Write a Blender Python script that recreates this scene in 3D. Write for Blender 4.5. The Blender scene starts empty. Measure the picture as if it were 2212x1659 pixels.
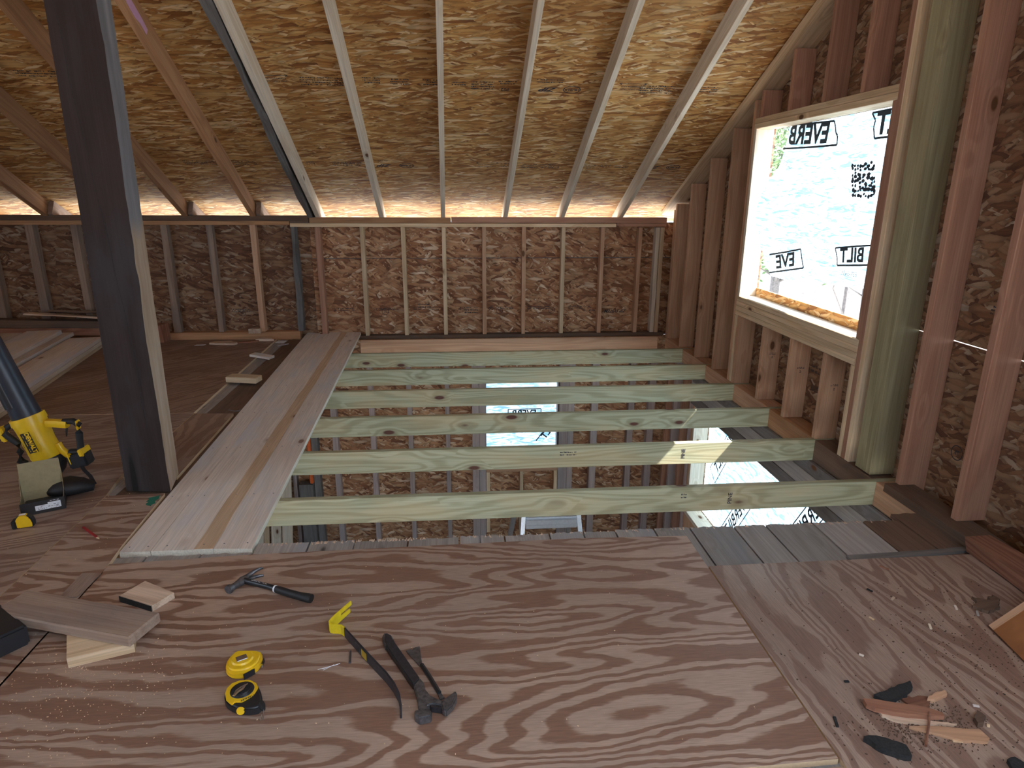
import bpy, bmesh, math, random
from mathutils import Vector, Matrix, noise
random.seed(7)
S = bpy.context.scene
COL = S.collection
# ------------------------------------------------------------------ camera
CAMZ = 1.4917
F = Vector((0.08345638, 0.95574319, -0.28211697)); R = Vector((0.9963291, -0.08544284, 0.00527656)); U = Vector((0.01906184, 0.28152171, 0.9593655))
cam = bpy.data.cameras.new('camera'); camo = bpy.data.objects.new('camera', cam); COL.objects.link(camo)
m = Matrix.Identity(4)
for i in range(3):
    m[i][0] = R[i]; m[i][1] = U[i]; m[i][2] = -F[i]
m[0][3] = 0; m[1][3] = 0; m[2][3] = CAMZ
camo.matrix_world = m
cam.sensor_width = 36; cam.sensor_fit = 'HORIZONTAL'; cam.lens = 1406.2512/2212*36; cam.clip_start = 0.02; cam.clip_end = 300
S.camera = camo
# ------------------------------------------------------------------ light
W = bpy.data.worlds.new('world'); S.world = W; W.use_nodes = True
bg = W.node_tree.nodes['Background']; bg.inputs[0].default_value = (0.62, 0.80, 1.0, 1); bg.inputs[1].default_value = 1.2
sun = bpy.data.lights.new('sun', 'SUN'); sun.energy = 5.0; sun.angle = 0.009; sun.color = (1.0, .97, .91)
suno = bpy.data.objects.new('sun', sun); COL.objects.link(suno)
suno.rotation_euler = Vector((-1, .2, -1.31)).to_track_quat('-Z', 'Y').to_euler(); suno.location = (8, 0, 10)
S.view_settings.view_transform = 'Standard'; S.view_settings.look = 'None'
S.view_settings.exposure = 2.9; S.view_settings.gamma = 1; S.view_settings.use_curve_mapping = False
S.render.engine = 'CYCLES'
S.cycles.max_bounces = 10; S.cycles.diffuse_bounces = 7; S.cycles.transmission_bounces = 6; S.cycles.sample_clamp_indirect = 8

# ------------------------------------------------------------------ node helpers
class NT:
    def __init__(s, name):
        s.m = bpy.data.materials.new(name); s.m.use_nodes = True; s.t = s.m.node_tree
        s.b = s.t.nodes['Principled BSDF']; s.out = s.t.nodes['Material Output']
    def n(s, typ, **kw):
        nd = s.t.nodes.new(typ)
        for k, v in kw.items(): setattr(nd, k, v)
        return nd
    def l(s, a, b): s.t.links.new(a, b)
    def setin(s, sock, v):
        if hasattr(v, 'links') or hasattr(v, 'is_output'): s.l(v, sock)
        elif isinstance(v, (tuple, list)) and len(v) == 3 and sock.type == 'RGBA': sock.default_value = (*v, 1)
        else: sock.default_value = v
    def math(s, op, a, b=0, c=0, clamp=False):
        nd = s.n('ShaderNodeMath', operation=op, use_clamp=clamp)
        s.setin(nd.inputs[0], a); s.setin(nd.inputs[1], b); s.setin(nd.inputs[2], c)
        return nd.outputs[0]
    def vmath(s, op, a, b=(0, 0, 0)):
        nd = s.n('ShaderNodeVectorMath', operation=op); s.setin(nd.inputs[0], a); s.setin(nd.inputs[1], b)
        return nd.outputs[0]
    def mix(s, fac, a, b, mode='MIX'):
        nd = s.n('ShaderNodeMix', data_type='RGBA', blend_type=mode)
        s.setin(nd.inputs[0], fac); s.setin(nd.inputs[6], a); s.setin(nd.inputs[7], b)
        return nd.outputs[2]
    def map(s, v, a, b, c=0, d=1, smooth=True):
        nd = s.n('ShaderNodeMapRange', interpolation_type='SMOOTHSTEP' if smooth else 'LINEAR')
        s.setin(nd.inputs[0], v); nd.inputs[1].default_value = a; nd.inputs[2].default_value = b; nd.inputs[3].default_value = c; nd.inputs[4].default_value = d
        return nd.outputs[0]
    def noise(s, v, scale, detail=2, rough=.5, dist=0):
        nd = s.n('ShaderNodeTexNoise'); s.setin(nd.inputs['Vector'], v); nd.inputs['Scale'].default_value = scale
        nd.inputs['Detail'].default_value = detail; nd.inputs['Roughness'].default_value = rough; nd.inputs['Distortion'].default_value = dist
        return nd.outputs
    def vor(s, v, scale, feature='F1', dims='3D', rnd=1):
        nd = s.n('ShaderNodeTexVoronoi', feature=feature, voronoi_dimensions=dims); s.setin(nd.inputs['Vector'], v); nd.inputs['Scale'].default_value = scale
        nd.inputs['Randomness'].default_value = rnd
        return nd.outputs
    def mapping(s, v, loc=(0, 0, 0), rot=(0, 0, 0), scale=(1, 1, 1)):
        nd = s.n('ShaderNodeMapping'); s.setin(nd.inputs[0], v); nd.inputs[1].default_value = loc; nd.inputs[2].default_value = rot; nd.inputs[3].default_value = scale
        return nd.outputs[0]
    def ramp(s, v, stops, interp='LINEAR'):
        nd = s.n('ShaderNodeValToRGB'); s.setin(nd.inputs[0], v); cr = nd.color_ramp; cr.interpolation = interp
        while len(cr.elements) > 1: cr.elements.remove(cr.elements[-1])
        cr.elements[0].position = stops[0][0]; cr.elements[0].color = (*stops[0][1], 1)
        for p, c in stops[1:]:
            e = cr.elements.new(p); e.color = (*c, 1)
        return nd.outputs[0]
    def bump(s, h, strength=.3, dist=.002):
        nd = s.n('ShaderNodeBump'); nd.inputs['Strength'].default_value = strength; nd.inputs['Distance'].default_value = dist
        s.l(h, nd.inputs['Height']); s.l(nd.outputs[0], s.b.inputs['Normal'])
    def obj(s):
        tc = s.n('ShaderNodeTexCoord'); oi = s.n('ShaderNodeObjectInfo')
        off = s.vmath('SCALE', (17.3, 9.1, 5.7)); off.node.inputs[3].default_value = 1
        s.l(oi.outputs['Random'], off.node.inputs[3])
        return s.vmath('ADD', tc.outputs['Object'], off), oi.outputs['Random'], tc

def wood(name, light, dark, knot=(.12, .05, .02), rings=9, contrast=.6, knots=.35, rough=.7, vary=.18, fiber=.25, stain=None, stain_amt=0, kscale=4.2, bump=.25, spec=.3):
    t = NT(name); v, rnd, tc = t.obj()
    kd = t.vor(t.vmath('MULTIPLY', v, (kscale, 8.5, 8.5)), 1.0)
    gate = t.math('GREATER_THAN', t.n('ShaderNodeSeparateColor').outputs[0], 1-knots*.6)
    t.l(kd['Color'], gate.node.inputs[0].links[0].from_node.inputs[0])
    kdist = t.math('ADD', kd['Distance'], t.math('MULTIPLY', t.math('SUBTRACT', 1, gate), 3))
    near = t.map(kdist, 0.0, .55, 1, 0)
    g = t.noise(t.vmath('MULTIPLY', v, (.55, 6.5, 6.5)), 1.0, 1.5, .45)['Fac']
    g = t.math('ADD', t.math('MULTIPLY', g, rings), t.math('MULTIPLY', near, 1.7))
    band = t.math('SINE', t.math('MULTIPLY', g, 6.283))
    band = t.map(band, -.6, 1.0, 0, 1)
    col = t.mix(t.math('MULTIPLY', band, contrast), light, dark)
    fb = t.noise(t.vmath('MULTIPLY', v, (3, 150, 150)), 1.0, 2, .6)['Fac']
    col = t.mix(1, col, t.ramp(fb, [(.25, (1-fiber,)*3), (.75, (1+fiber*.3,)*3)]), 'MULTIPLY')
    if stain:
        sn = t.noise(t.vmath('MULTIPLY', v, (1.6, 5, 5)), 1.0, 5, .6)['Fac']
        col = t.mix(t.math('MULTIPLY', t.map(sn, .45, .68), stain_amt), col, stain)
    kn = t.map(kdist, .10, .17, 1, 0)
    kring = t.math('MULTIPLY', t.map(kdist, .15, .30, 1, 0), .45)
    col = t.mix(kring, col, tuple(.5*a+.5*b for a, b in zip(dark, knot)))
    col = t.mix(kn, col, knot)
    vv = t.map(rnd, 0, 1, 1-vary, 1+vary, False)
    cc = t.n('ShaderNodeCombineColor'); [t.l(vv, cc.inputs[i]) for i in range(3)]
    col = t.mix(1, col, cc.outputs[0], 'MULTIPLY')
    t.l(col, t.b.inputs['Base Color']); t.b.inputs['Roughness'].default_value = rough; t.b.inputs['Specular IOR Level'].default_value = spec
    t.bump(t.math('ADD', fb, t.math('MULTIPLY', band, .3)), bump, .0012)
    return t.m

def osb(name, stops, spread=.5, L=.11, Wd=.022, rough=.75, edge=.35):
    t = NT(name); v, rnd, tc = t.obj()
    d = t.noise(v, 22, 2, .5)['Color']
    v = t.vmath('ADD', v, t.vmath('SCALE', t.vmath('SUBTRACT', d, (.5, .5, .5)))); v.node.inputs[1].links[0].from_node.inputs[3].default_value = .02
    sx_ = t.n('ShaderNodeSeparateXYZ'); t.l(v, sx_.inputs[0]); cx_ = t.n('ShaderNodeCombineXYZ'); t.l(sx_.outputs[0], cx_.inputs[0]); t.l(sx_.outputs[2], cx_.inputs[1]); v = cx_.outputs[0]
    val = None; sh = None
    for k in range(5):
        a = spread*(-1, .9, -.35, .5, 0.08)[k]
        sc = (1.25, 1.0, .8, .95, .7)[k]
        p = t.mapping(v, loc=(k*3.1, k*1.7, 0), rot=(0, 0, a))
        p = t.vmath('MULTIPLY', p, (sc/L, sc/Wd, 0.0))
        vo = t.vor(p, 1.0, dims='2D'); sep = t.n('ShaderNodeSeparateColor'); t.l(vo['Color'], sep.inputs[0])
        grain = t.noise(t.vmath('MULTIPLY', p, (.5, 9, 1)), 1.0, 2)['Fac']
        cur = t.math('ADD', sep.outputs[0], t.math('MULTIPLY', t.math('SUBTRACT', grain, .5), .45))
        dd = t.map(vo['Distance'], .25, .75, 1, 1-edge)
        if val is None: val, sh = cur, dd
        else:
            msk = t.math('GREATER_THAN', sep.outputs[1], (0, .35, .5, .62, .72)[k])
            nd = t.n('ShaderNodeMix', data_type='FLOAT'); t.l(msk, nd.inputs[0]); t.l(val, nd.inputs[2]); t.l(cur, nd.inputs[3]); val = nd.outputs[0]
            nd = t.n('ShaderNodeMix', data_type='FLOAT'); t.l(msk, nd.inputs[0]); t.l(sh, nd.inputs[2]); t.l(dd, nd.inputs[3]); sh = nd.outputs[0]
    col = t.ramp(val, stops)
    cc = t.n('ShaderNodeCombineColor'); [t.l(sh, cc.inputs[i]) for i in range(3)]
    col = t.mix(1, col, cc.outputs[0], 'MULTIPLY')
    big = t.noise(v, 2.2, 3)['Fac']
    col = t.mix(t.map(big, .4, .7, 0, .35), col, tuple(x*.6 for x in stops[1][1]))
    t.l(col, t.b.inputs['Base Color']); t.b.inputs['Roughness'].default_value = rough
    t.bump(val, .35, .0012)
    return t.m

def plywood(name, light, dark, rings=13, sx=.75, sy=3.4, rough=.55, dust=.25, vary=.1):
    t = NT(name); v, rnd, tc = t.obj()
    w = t.noise(t.vmath('MULTIPLY', v, (5.5, 9, 3)), 1.0, 2.5, .6)['Color']
    vv = t.vmath('ADD', v, t.vmath('SCALE', w)); vv.node.inputs[1].links[0].from_node.inputs[3].default_value = .06
    g = t.noise(t.vmath('MULTIPLY', vv, (sx, sy, 1)), 1.0, 1.2, .4)['Fac']
    fine = t.noise(t.vmath('MULTIPLY', v, (9, 60, 9)), 1.0, 3, .7)['Fac']
    s = t.math('SINE', t.math('MULTIPLY', g, rings*6.283))
    s = t.math('ADD', s, t.math('MULTIPLY', t.math('SUBTRACT', fine, .5), 1.6))
    band = t.map(s, -.25, .45, 0, 1)
    patch = t.noise(t.vmath('MULTIPLY', v, (1.2, 2.5, 1)), 1.0, 3)['Fac']
    l2 = t.mix(t.map(patch, .35, .65), light, tuple(x*.78 for x in light))
    col = t.mix(t.math('MULTIPLY', band, .85), l2, dark)
    fb = t.noise(t.vmath('MULTIPLY', v, (14, 260, 14)), 1.0, 2, .6)['Fac']
    col = t.mix(1, col, t.ramp(fb, [(.3, (.78,)*3), (.7, (1.08,)*3)]), 'MULTIPLY')
    sp = t.noise(v, 170, 2, .7)['Fac']
    area = t.map(t.noise(v, 1.7, 3)['Fac'], .45, .7)
    col = t.mix(t.math('MULTIPLY', t.math('MULTIPLY', t.map(sp, .66, .74), area), dust*2, clamp=True), col, (.55, .43, .3))
    col = t.mix(t.math('MULTIPLY', area, dust*.5), col, (.33, .27, .23))
    t.l(col, t.b.inputs['Base Color']); t.l(t.map(patch, .3, .7, rough-.07, rough+.12), t.b.inputs['Roughness']); t.b.inputs['Specular IOR Level'].default_value = .45
    t.bump(t.math('ADD', fb, t.math('MULTIPLY', band, -.4)), .22, .001)
    return t.m

def plain(name, col, rough=.5, metal=0, nscale=40, amt=.12, spec=.5, bump=0):
    t = NT(name); v, rnd, tc = t.obj()
    n = t.noise(v, nscale, 4, .6)['Fac']
    c = t.mix(1, col, t.ramp(n, [(.3, (1-amt,)*3), (.7, (1+amt*.5,)*3)]), 'MULTIPLY')
    t.l(c, t.b.inputs['Base Color']); t.b.inputs['Roughness'].default_value = rough; t.b.inputs['Metallic'].default_value = metal
    t.b.inputs['Specular IOR Level'].default_value = spec
    if bump: t.bump(n, bump, .001)
    return t.m

M = {}
M['pine'] = wood('pale_pine', (.72, .54, .35), (.54, .35, .19), rings=7, contrast=.5, knots=.25)
M['whitepine'] = wood('white_pine', (.72, .62, .49), (.58, .45, .31), rings=6, contrast=.4, knots=.3, vary=.08)
M['stud'] = wood('fir_stud', (.58, .35, .215), (.45, .235, .13), rings=8, contrast=.5, knots=.3, vary=.12)
M['studred'] = wood('reddish_fir', (.45, .24, .155), (.34, .155, .10), rings=8, contrast=.5, knots=.3, vary=.12)
M['treated'] = wood('pressure_treated_pine', (.42, .42, .285), (.27, .265, .16), knot=(.09, .03, .02), rings=15, contrast=.7, knots=.8, vary=.07, stain=(.50, .36, .19), stain_amt=.4, kscale=3.4, rough=.6)
M['treatedpost'] = wood('treated_post', (.38, .33, .19), (.27, .22, .12), rings=8, contrast=.5, knots=.2, vary=.05)
M['brownraft'] = wood('aged_brown_lumber', (.47, .25, .125), (.32, .15, .07), rings=8, contrast=.5, knots=.25)
M['oldstud'] = wood('rough_old_lumber', (.38, .27, .20), (.26, .16, .11), rings=7, contrast=.4, knots=.3, stain=(.16, .13, .12), stain_amt=.5, rough=.9, bump=.6)
M['grey'] = wood('grey_weathered_wood', (.20, .185, .175), (.13, .115, .105), rings=9, contrast=.4, knots=.25, stain=(.08, .07, .065), stain_amt=.6, rough=.9, bump=.6)
M['greyboard'] = wood('weathered_floor_board', (.37, .335, .305), (.25, .22, .195), knot=(.05, .035, .03), rings=8, contrast=.35, knots=.4, stain=(.24, .25, .27), stain_amt=.65, rough=.7, vary=.22, bump=.5)
M['darkboard'] = wood('dark_brown_board', (.17, .105, .07), (.11, .065, .045), rings=8, contrast=.35, knots=.3, stain=(.08, .06, .05), stain_amt=.6, rough=.85, vary=.15, bump=.5)
M['darkwood'] = wood('dark_timber', (.040, .025, .022), (.026, .016, .014), knot=(.01, .008, .007), rings=6, contrast=.5, knots=.3, stain=(.045, .04, .042), stain_amt=.6, rough=.8, vary=0, bump=.7, kscale=1)
M['plank'] = wood('rough_sawn_plank', (.76, .665, .58), (.68, .56, .47), knot=(.27, .17, .13), rings=6, contrast=.35, knots=.35, stain=(.58, .57, .58), stain_amt=.85, rough=.85, vary=.04, bump=.7)
M['tan'] = wood('tan_pine', (.62, .44, .29), (.54, .36, .22), rings=6, contrast=.4, knots=.2, vary=0, bump=.6)
M['plankedge'] = wood('fresh_cut_edge', (.78, .72, .60), (.66, .58, .45), rings=5, contrast=.3, knots=0, vary=.03)
M['lowerstud'] = wood('greyish_old_stud', (.46, .365, .335), (.34, .25, .22), rings=7, contrast=.35, knots=.2, stain=(.32, .30, .31), stain_amt=.5, vary=.15)
roof_stops = [(.0, (.24, .085, .018)), (.25, (.44, .19, .045)), (.55, (.58, .31, .095)), (.8, (.68, .43, .18)), (1, (.84, .63, .38))]
wall_stops = [(.0, (.17, .06, .025)), (.3, (.37, .16, .07)), (.62, (.50, .26, .13)), (.88, (.60, .37, .21)), (1, (.76, .58, .42))]
dark_stops = [(a, tuple(x*.55 for x in c)) for a, c in wall_stops]  # wall board colours, evenly darker throughout
M['osbroof'] = osb('roof_strand_board', roof_stops, spread=.55, L=.105, Wd=.019)
M['osbwall'] = osb('wall_strand_board', wall_stops, spread=1.0, L=.085, Wd=.021)
M['osbdark'] = osb('dark_strand_board', dark_stops, spread=.8, L=.08, Wd=.02)
M['ply'] = plywood('fir_plywood', (.47, .325, .245), (.215, .105, .066), rings=17, sx=.62, sy=4.6)
M['ply2'] = plywood('worn_plywood', (.39, .27, .205), (.22, .125, .09), rings=16, sx=.55, sy=4.6, dust=.35)
M['ply3'] = plywood('brown_plywood', (.37, .235, .165), (.21, .115, .075), rings=15, sx=.7, sy=4.4, dust=.2)
M['plypanel'] = plywood('orange_plywood', (.30, .12, .045), (.22, .08, .03), rings=5, dust=0)
M['plyedge'] = plain('veneer_edge', (.62, .45, .28), .8, nscale=90)
M['black'] = plain('black_plastic', (.018, .019, .022), .42)
M['rubber'] = plain('black_rubber', (.012, .012, .014), .6, bump=.3, nscale=160)
M['navy'] = plain('dark_tube_plastic', (.022, .028, .042), .38)
M['yellow'] = plain('yellow_plastic', (.80, .50, .015), .35, amt=.06)
M['yellowpaint'] = plain('yellow_paint', (.78, .60, .02), .4, amt=.15)
M['steel'] = plain('dark_worn_steel', (.17, .17, .18), .42, metal=.7, nscale=60, amt=.5)
M['bright'] = plain('bright_steel', (.70, .70, .70), .35, metal=1, nscale=60, amt=.3)
M['alu'] = plain('aluminium', (.68, .71, .75), .38, metal=.9, amt=.1)
M['blacksteel'] = plain('black_painted_steel', (.028, .027, .032), .45, nscale=80, amt=.4)
M['ink'] = plain('black_ink', (.035, .032, .04), .8)
M['wrapink'] = plain('wrap_print_ink', (.03, .05, .07), .8)
M['card'] = plain('brown_cardboard', (.33, .27, .15), .85)
M['boxblack'] = plain('black_printed_card', (.022, .02, .02), .5)
M['white'] = plain('white_label', (.75, .76, .78), .6, amt=.05)
M['red'] = plain('red_paint', (.32, .02, .025), .45)
M['pink'] = plain('pink_paper', (.62, .33, .48), .8, amt=.1)
M['orange'] = plain('orange_fibreglass', (.75, .14, .02), .4)
M['nail'] = plain('nail_steel', (.25, .25, .27), .4, metal=.9)
M['bark'] = plain('blackened_bark', (.022, .021, .021), .95, bump=.8, nscale=120, amt=.5)
M['rot'] = wood('rotten_reddish_wood', (.30, .14, .085), (.20, .08, .05), rings=14, contrast=.7, knots=0, bump=.8, rough=.9)
M['splinter'] = wood('torn_pale_wood', (.66, .50, .37), (.48, .32, .22), rings=8, knots=0, bump=.8, rough=.9)
M['outside'] = plain('wall_outer_wrap', (.10, .13, .17), .8)
M['green'] = plain('green_marker', (.02, .16, .10), .7)
# ground outside: bright leaf litter
t = NT('leaf_litter'); v, rnd, tc = t.obj()
n = t.noise(v, 3.0, 8, .75)['Fac']
t.l(t.ramp(n, [(.35, (.30, .27, .25)), (.5, (.60, .57, .54)), (.7, (.80, .79, .77))]), t.b.inputs['Base Color']); t.b.inputs['Roughness'].default_value = .95; M['ground'] = t.m
M['treebark'] = plain('tree_bark', (.09, .08, .075), .95, nscale=30, amt=.4)
M['leaf'] = plain('evergreen_leaf', (.10, .15, .05), .8, nscale=8, amt=.5)
M['brush'] = plain('distant_brush', (.12, .10, .09), .95, nscale=4, amt=.6)
# house wrap: thin woven film, lets light through
t = NT('house_wrap'); v, rnd, tc = t.obj()
wv = t.noise(t.vmath('MULTIPLY', v, (6, 22, 40)), 1.0, 3, .6)['Fac']
cr = t.noise(t.vmath('MULTIPLY', v, (8, 5, 30)), 1.0, 4, .6, 1.5)['Fac']
colw = t.mix(t.map(cr, .35, .65), (.80, .92, .97), (.95, .97, .97))
t.b.inputs['Roughness'].default_value = .5; t.l(colw, t.b.inputs['Base Color'])
bm_ = t.n('ShaderNodeBump'); bm_.inputs['Strength'].default_value = 1; bm_.inputs['Distance'].default_value = .02; t.l(t.math('ADD', cr, t.math('MULTIPLY', wv, .3)), bm_.inputs['Height'])
t.l(bm_.outputs[0], t.b.inputs['Normal'])
tr = t.n('ShaderNodeBsdfTranslucent'); t.l(t.mix(t.map(cr, .38, .62), (.10, .24, .36), (.60, .72, .77)), tr.inputs[0]); t.l(bm_.outputs[0], tr.inputs[1])  # crinkle shade is put into the translucent colour as dark blue valleys
mx = t.n('ShaderNodeMixShader'); mx.inputs[0].default_value = .37; t.l(t.b.outputs[0], mx.inputs[1]); t.l(tr.outputs[0], mx.inputs[2]); t.l(mx.outputs[0], t.out.inputs[0])
M['wrap'] = t.m
# timber post: one face is coloured paler, grey-blue high up and tan lower down
t = NT('post_pale_face'); v, rnd, tc = t.obj()
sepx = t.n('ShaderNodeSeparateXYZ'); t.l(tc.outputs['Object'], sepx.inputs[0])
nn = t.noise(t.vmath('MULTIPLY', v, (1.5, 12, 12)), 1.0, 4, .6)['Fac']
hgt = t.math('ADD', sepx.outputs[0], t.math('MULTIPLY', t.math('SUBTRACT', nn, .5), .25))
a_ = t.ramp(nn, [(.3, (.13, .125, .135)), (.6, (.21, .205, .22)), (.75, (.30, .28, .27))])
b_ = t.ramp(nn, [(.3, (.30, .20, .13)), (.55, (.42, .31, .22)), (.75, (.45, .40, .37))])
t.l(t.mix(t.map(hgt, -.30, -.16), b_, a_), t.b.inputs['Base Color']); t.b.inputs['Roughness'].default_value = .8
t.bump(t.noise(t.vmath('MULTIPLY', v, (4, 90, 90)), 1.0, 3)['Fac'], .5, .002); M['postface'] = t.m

# ------------------------------------------------------------------ object helpers
def tag(o, label=None, cat=None, group=None, kind=None):
    if label: o['label'] = label
    if cat: o['category'] = cat
    if group: o['group'] = group
    if kind: o['kind'] = kind
    return o
def link(name, me, mat, parent=None):
    o = bpy.data.objects.new(name, me); COL.objects.link(o)
    if mat is not None:
        for mm in (mat if isinstance(mat, (list, tuple)) else [mat]): me.materials.append(mm)
    if parent is not None:
        o.parent = parent; o.matrix_parent_inverse = parent.matrix_basis.inverted()
    return o
def empty(name, loc, label, cat, group=None, rz=0):
    o = bpy.data.objects.new(name, None); COL.objects.link(o); o.location = loc; o.rotation_euler = (0, 0, rz); o.empty_display_size = .05
    bpy.context.view_layer.update()
    return tag(o, label, cat, group)
def mesh_from_bm(bm, smooth=False):
    me = bpy.data.meshes.new('m'); bmesh.ops.recalc_face_normals(bm, faces=bm.faces); bm.to_mesh(me); bm.free()
    if smooth:
        for p in me.polygons: p.use_smooth = True
    return me
def frame(A, B, up):
    x = (B-A).normalized(); u = Vector(up); z = (u-x*u.dot(x)).normalized(); y = z.cross(x)
    m = Matrix.Identity(4)
    for i in range(3): m[i][0] = x[i]; m[i][1] = y[i]; m[i][2] = z[i]; m[i][3] = (A[i]+B[i])/2
    return m
def beam_bm(L, w, t, bev=.002, rough=0, seg=0, seed=0):
    bm = bmesh.new(); n = max(1, seg)
    rows = []
    for i in range(n+1):
        x = -L/2+L*i/n; r = []
        for k, (sy, sz) in enumerate(((-1, -1), (1, -1), (1, 1), (-1, 1))):
            dy = dz = 0
            if rough:
                dy = noise.noise((x*2.3, k*9+seed, 1.5))*rough*1.3+noise.noise((x*9, k*5+seed, 7))*rough*.4; dz = noise.noise((x*2.1, k*7+seed, 4.5))*rough
            r.append(bm.verts.new((x, sy*t/2+dy, sz*w/2+dz)))
        rows.append(r)
    for i in range(n):
        for k in range(4): bm.faces.new((rows[i][k], rows[i+1][k], rows[i+1][(k+1) % 4], rows[i][(k+1) % 4]))
    bm.faces.new(rows[0]); bm.faces.new(rows[-1][::-1])
    bmesh.ops.recalc_face_normals(bm, faces=bm.faces)
    if bev and not rough: bmesh.ops.bevel(bm, geom=list(bm.edges), offset=bev, segments=1, affect='EDGES')
    return bm
def beam(name, A, B, up, w, t, mat, parent=None, bev=.002, rough=0, seg=0, seed=0):
    """lumber from A to B (centre line), w measured along up, t across it; grain runs along local x"""
    A = Vector(A); B = Vector(B)
    o = link(name, mesh_from_bm(beam_bm((B-A).length, w, t, bev, rough, seg, seed)), mat)
    mm = frame(A, B, up); o.matrix_world = mm
    if parent is not None:
        bpy.context.view_layer.update()
        o.parent = parent; o.matrix_parent_inverse = parent.matrix_world.inverted()
    return o
def lbox(name, x, y, z, ax, mat, parent=None, bev=.002, rough=0, seg=0, seed=0):
    c = [(x[0]+x[1])/2, (y[0]+y[1])/2, (z[0]+z[1])/2]; d = (abs(x[1]-x[0]), abs(y[1]-y[0]), abs(z[1]-z[0]))
    a = list(c); b = list(c); i = 'xyz'.index(ax); a[i] -= d[i]/2; b[i] += d[i]/2
    if ax == 'z': up, w, t_ = (0, 1, 0), d[1], d[0]
    elif ax == 'y': up, w, t_ = (0, 0, 1), d[2], d[0]
    else: up, w, t_ = (0, 0, 1), d[2], d[1]
    return beam(name, a, b, up, w, t_, mat, parent, bev, rough, seg, seed)
def slab(name, poly, z0, z1, ang, mat, parent=None, zf=None, sub=0, jit=0, edgemat=None):
    """flat polygon with thickness; ang = direction of the grain on the floor; zf lifts the points"""
    cx = sum(p[0] for p in poly)/len(poly); cy = sum(p[1] for p in poly)/len(poly)
    pts = []
    for i, p in enumerate(poly):
        q = poly[(i+1) % len(poly)]; n = 1
        if sub: n = max(1, int(math.hypot(q[0]-p[0], q[1]-p[1])/sub))
        for k in range(n):
            f = k/n; x = p[0]+(q[0]-p[0])*f; y = p[1]+(q[1]-p[1])*f
            if jit and k: x += random.uniform(-jit, jit); y += random.uniform(-jit, jit)
            pts.append((x, y))
    c, s = math.cos(-ang), math.sin(-ang); bm = bmesh.new(); top = []; bot = []
    for x, y in pts:
        dz = zf(x, y) if zf else 0
        lx = (x-cx)*c-(y-cy)*s; ly = (x-cx)*s+(y-cy)*c
        top.append(bm.verts.new((lx, ly, z1-z0+dz))); bot.append(bm.verts.new((lx, ly, dz)))
    bm.faces.new(top); bm.faces.new(bot[::-1]); n = len(pts)
    for i in range(n):
        f = bm.faces.new((bot[i], bot[(i+1) % n], top[(i+1) % n], top[i]))
        if edgemat is not None: f.material_index = 1
    mats = [mat]+([edgemat] if edgemat is not None else [])
    o = link(name, mesh_from_bm(bm), mats)
    o.location = (cx, cy, z0); o.rotation_euler = (0, 0, ang)
    if parent is not None:
        bpy.context.view_layer.update(); o.parent = parent; o.matrix_parent_inverse = parent.matrix_world.inverted()
    return o
def rect(x0, x1, y0, y1): return [(x0, y0), (x1, y0), (x1, y1), (x0, y1)]
def boxes(name, bxs, mat, parent=None, bev=0):
    bm = bmesh.new()
    for (x0, x1, y0, y1, z0, z1) in bxs:
        r = bmesh.ops.create_cube(bm, size=1)
        for vtx in r['verts']: vtx.co = Vector((x0+(vtx.co.x+.5)*(x1-x0), y0+(vtx.co.y+.5)*(y1-y0), z0+(vtx.co.z+.5)*(z1-z0)))
    if bev: bmesh.ops.bevel(bm, geom=list(bm.edges), offset=bev, segments=2, affect='EDGES')
    o = link(name, mesh_from_bm(bm), mat)
    if parent is not None: o.parent = parent
    return o
def sheet(name, A, B, up, w, t_, mat, parent=None): return beam(name, A, B, up, w, t_, mat, parent, bev=0)
def tube_bm(bm, pts, rad, n=10, flat=1, upv=(0, 0, 1), caps=True, power=2):
    pts = [Vector(p) for p in pts]
    if not isinstance(rad, (list, tuple)): rad = [rad]*len(pts)
    rings = []
    for i, p in enumerate(pts):
        d = (pts[min(i+1, len(pts)-1)]-pts[max(i-1, 0)]).normalized()
        u = Vector(upv); u = u-d*u.dot(d)
        if u.length < 1e-3: u = Vector((1, 0, 0)); u = u-d*u.dot(d)
        u.normalize(); s = d.cross(u); r = rad[i]; rx, ry = (r if isinstance(r, (tuple, list)) else (r, r*flat))
        ring = []
        for k in range(n):
            a = 2*math.pi*(k+.5)/n; ca, sa = math.cos(a), math.sin(a)
            q = (abs(ca)**power+abs(sa)**power)**(-1/power)
            ring.append(bm.verts.new(p+s*(rx*ca*q)+u*(ry*sa*q)))
        rings.append(ring)
    for a, b in zip(rings, rings[1:]):
        for k in range(n): bm.faces.new((a[k], a[(k+1) % n], b[(k+1) % n], b[k]))
    if caps: bm.faces.new(rings[0][::-1]); bm.faces.new(rings[-1])
def tube(name, pts, rad, mat, parent=None, **kw):
    bm = bmesh.new(); tube_bm(bm, pts, rad, **kw)
    me = mesh_from_bm(bm, True); o = link(name, me, mat)
    if parent is not None: o.parent = parent
    mod = o.modifiers.new('e', 'EDGE_SPLIT'); mod.split_angle = math.radians(50)
    return o
def prism_bm(bm, poly, z0, z1, mi=0):
    top = [bm.verts.new((x, y, z1)) for x, y in poly]; bot = [bm.verts.new((x, y, z0)) for x, y in poly]; n = len(poly)
    fs = [bm.faces.new(top), bm.faces.new(bot[::-1])]
    for i in range(n): fs.append(bm.faces.new((bot[i], bot[(i+1) % n], top[(i+1) % n], top[i])))
    for f in fs: f.material_index = mi
def chaikin(poly, n=1):
    for _ in range(n):
        poly = [q for a, b in zip(poly, poly[1:]+poly[:1]) for q in ((a[0]*.75+b[0]*.25, a[1]*.75+b[1]*.25), (a[0]*.25+b[0]*.75, a[1]*.25+b[1]*.75))]
    return poly
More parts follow.
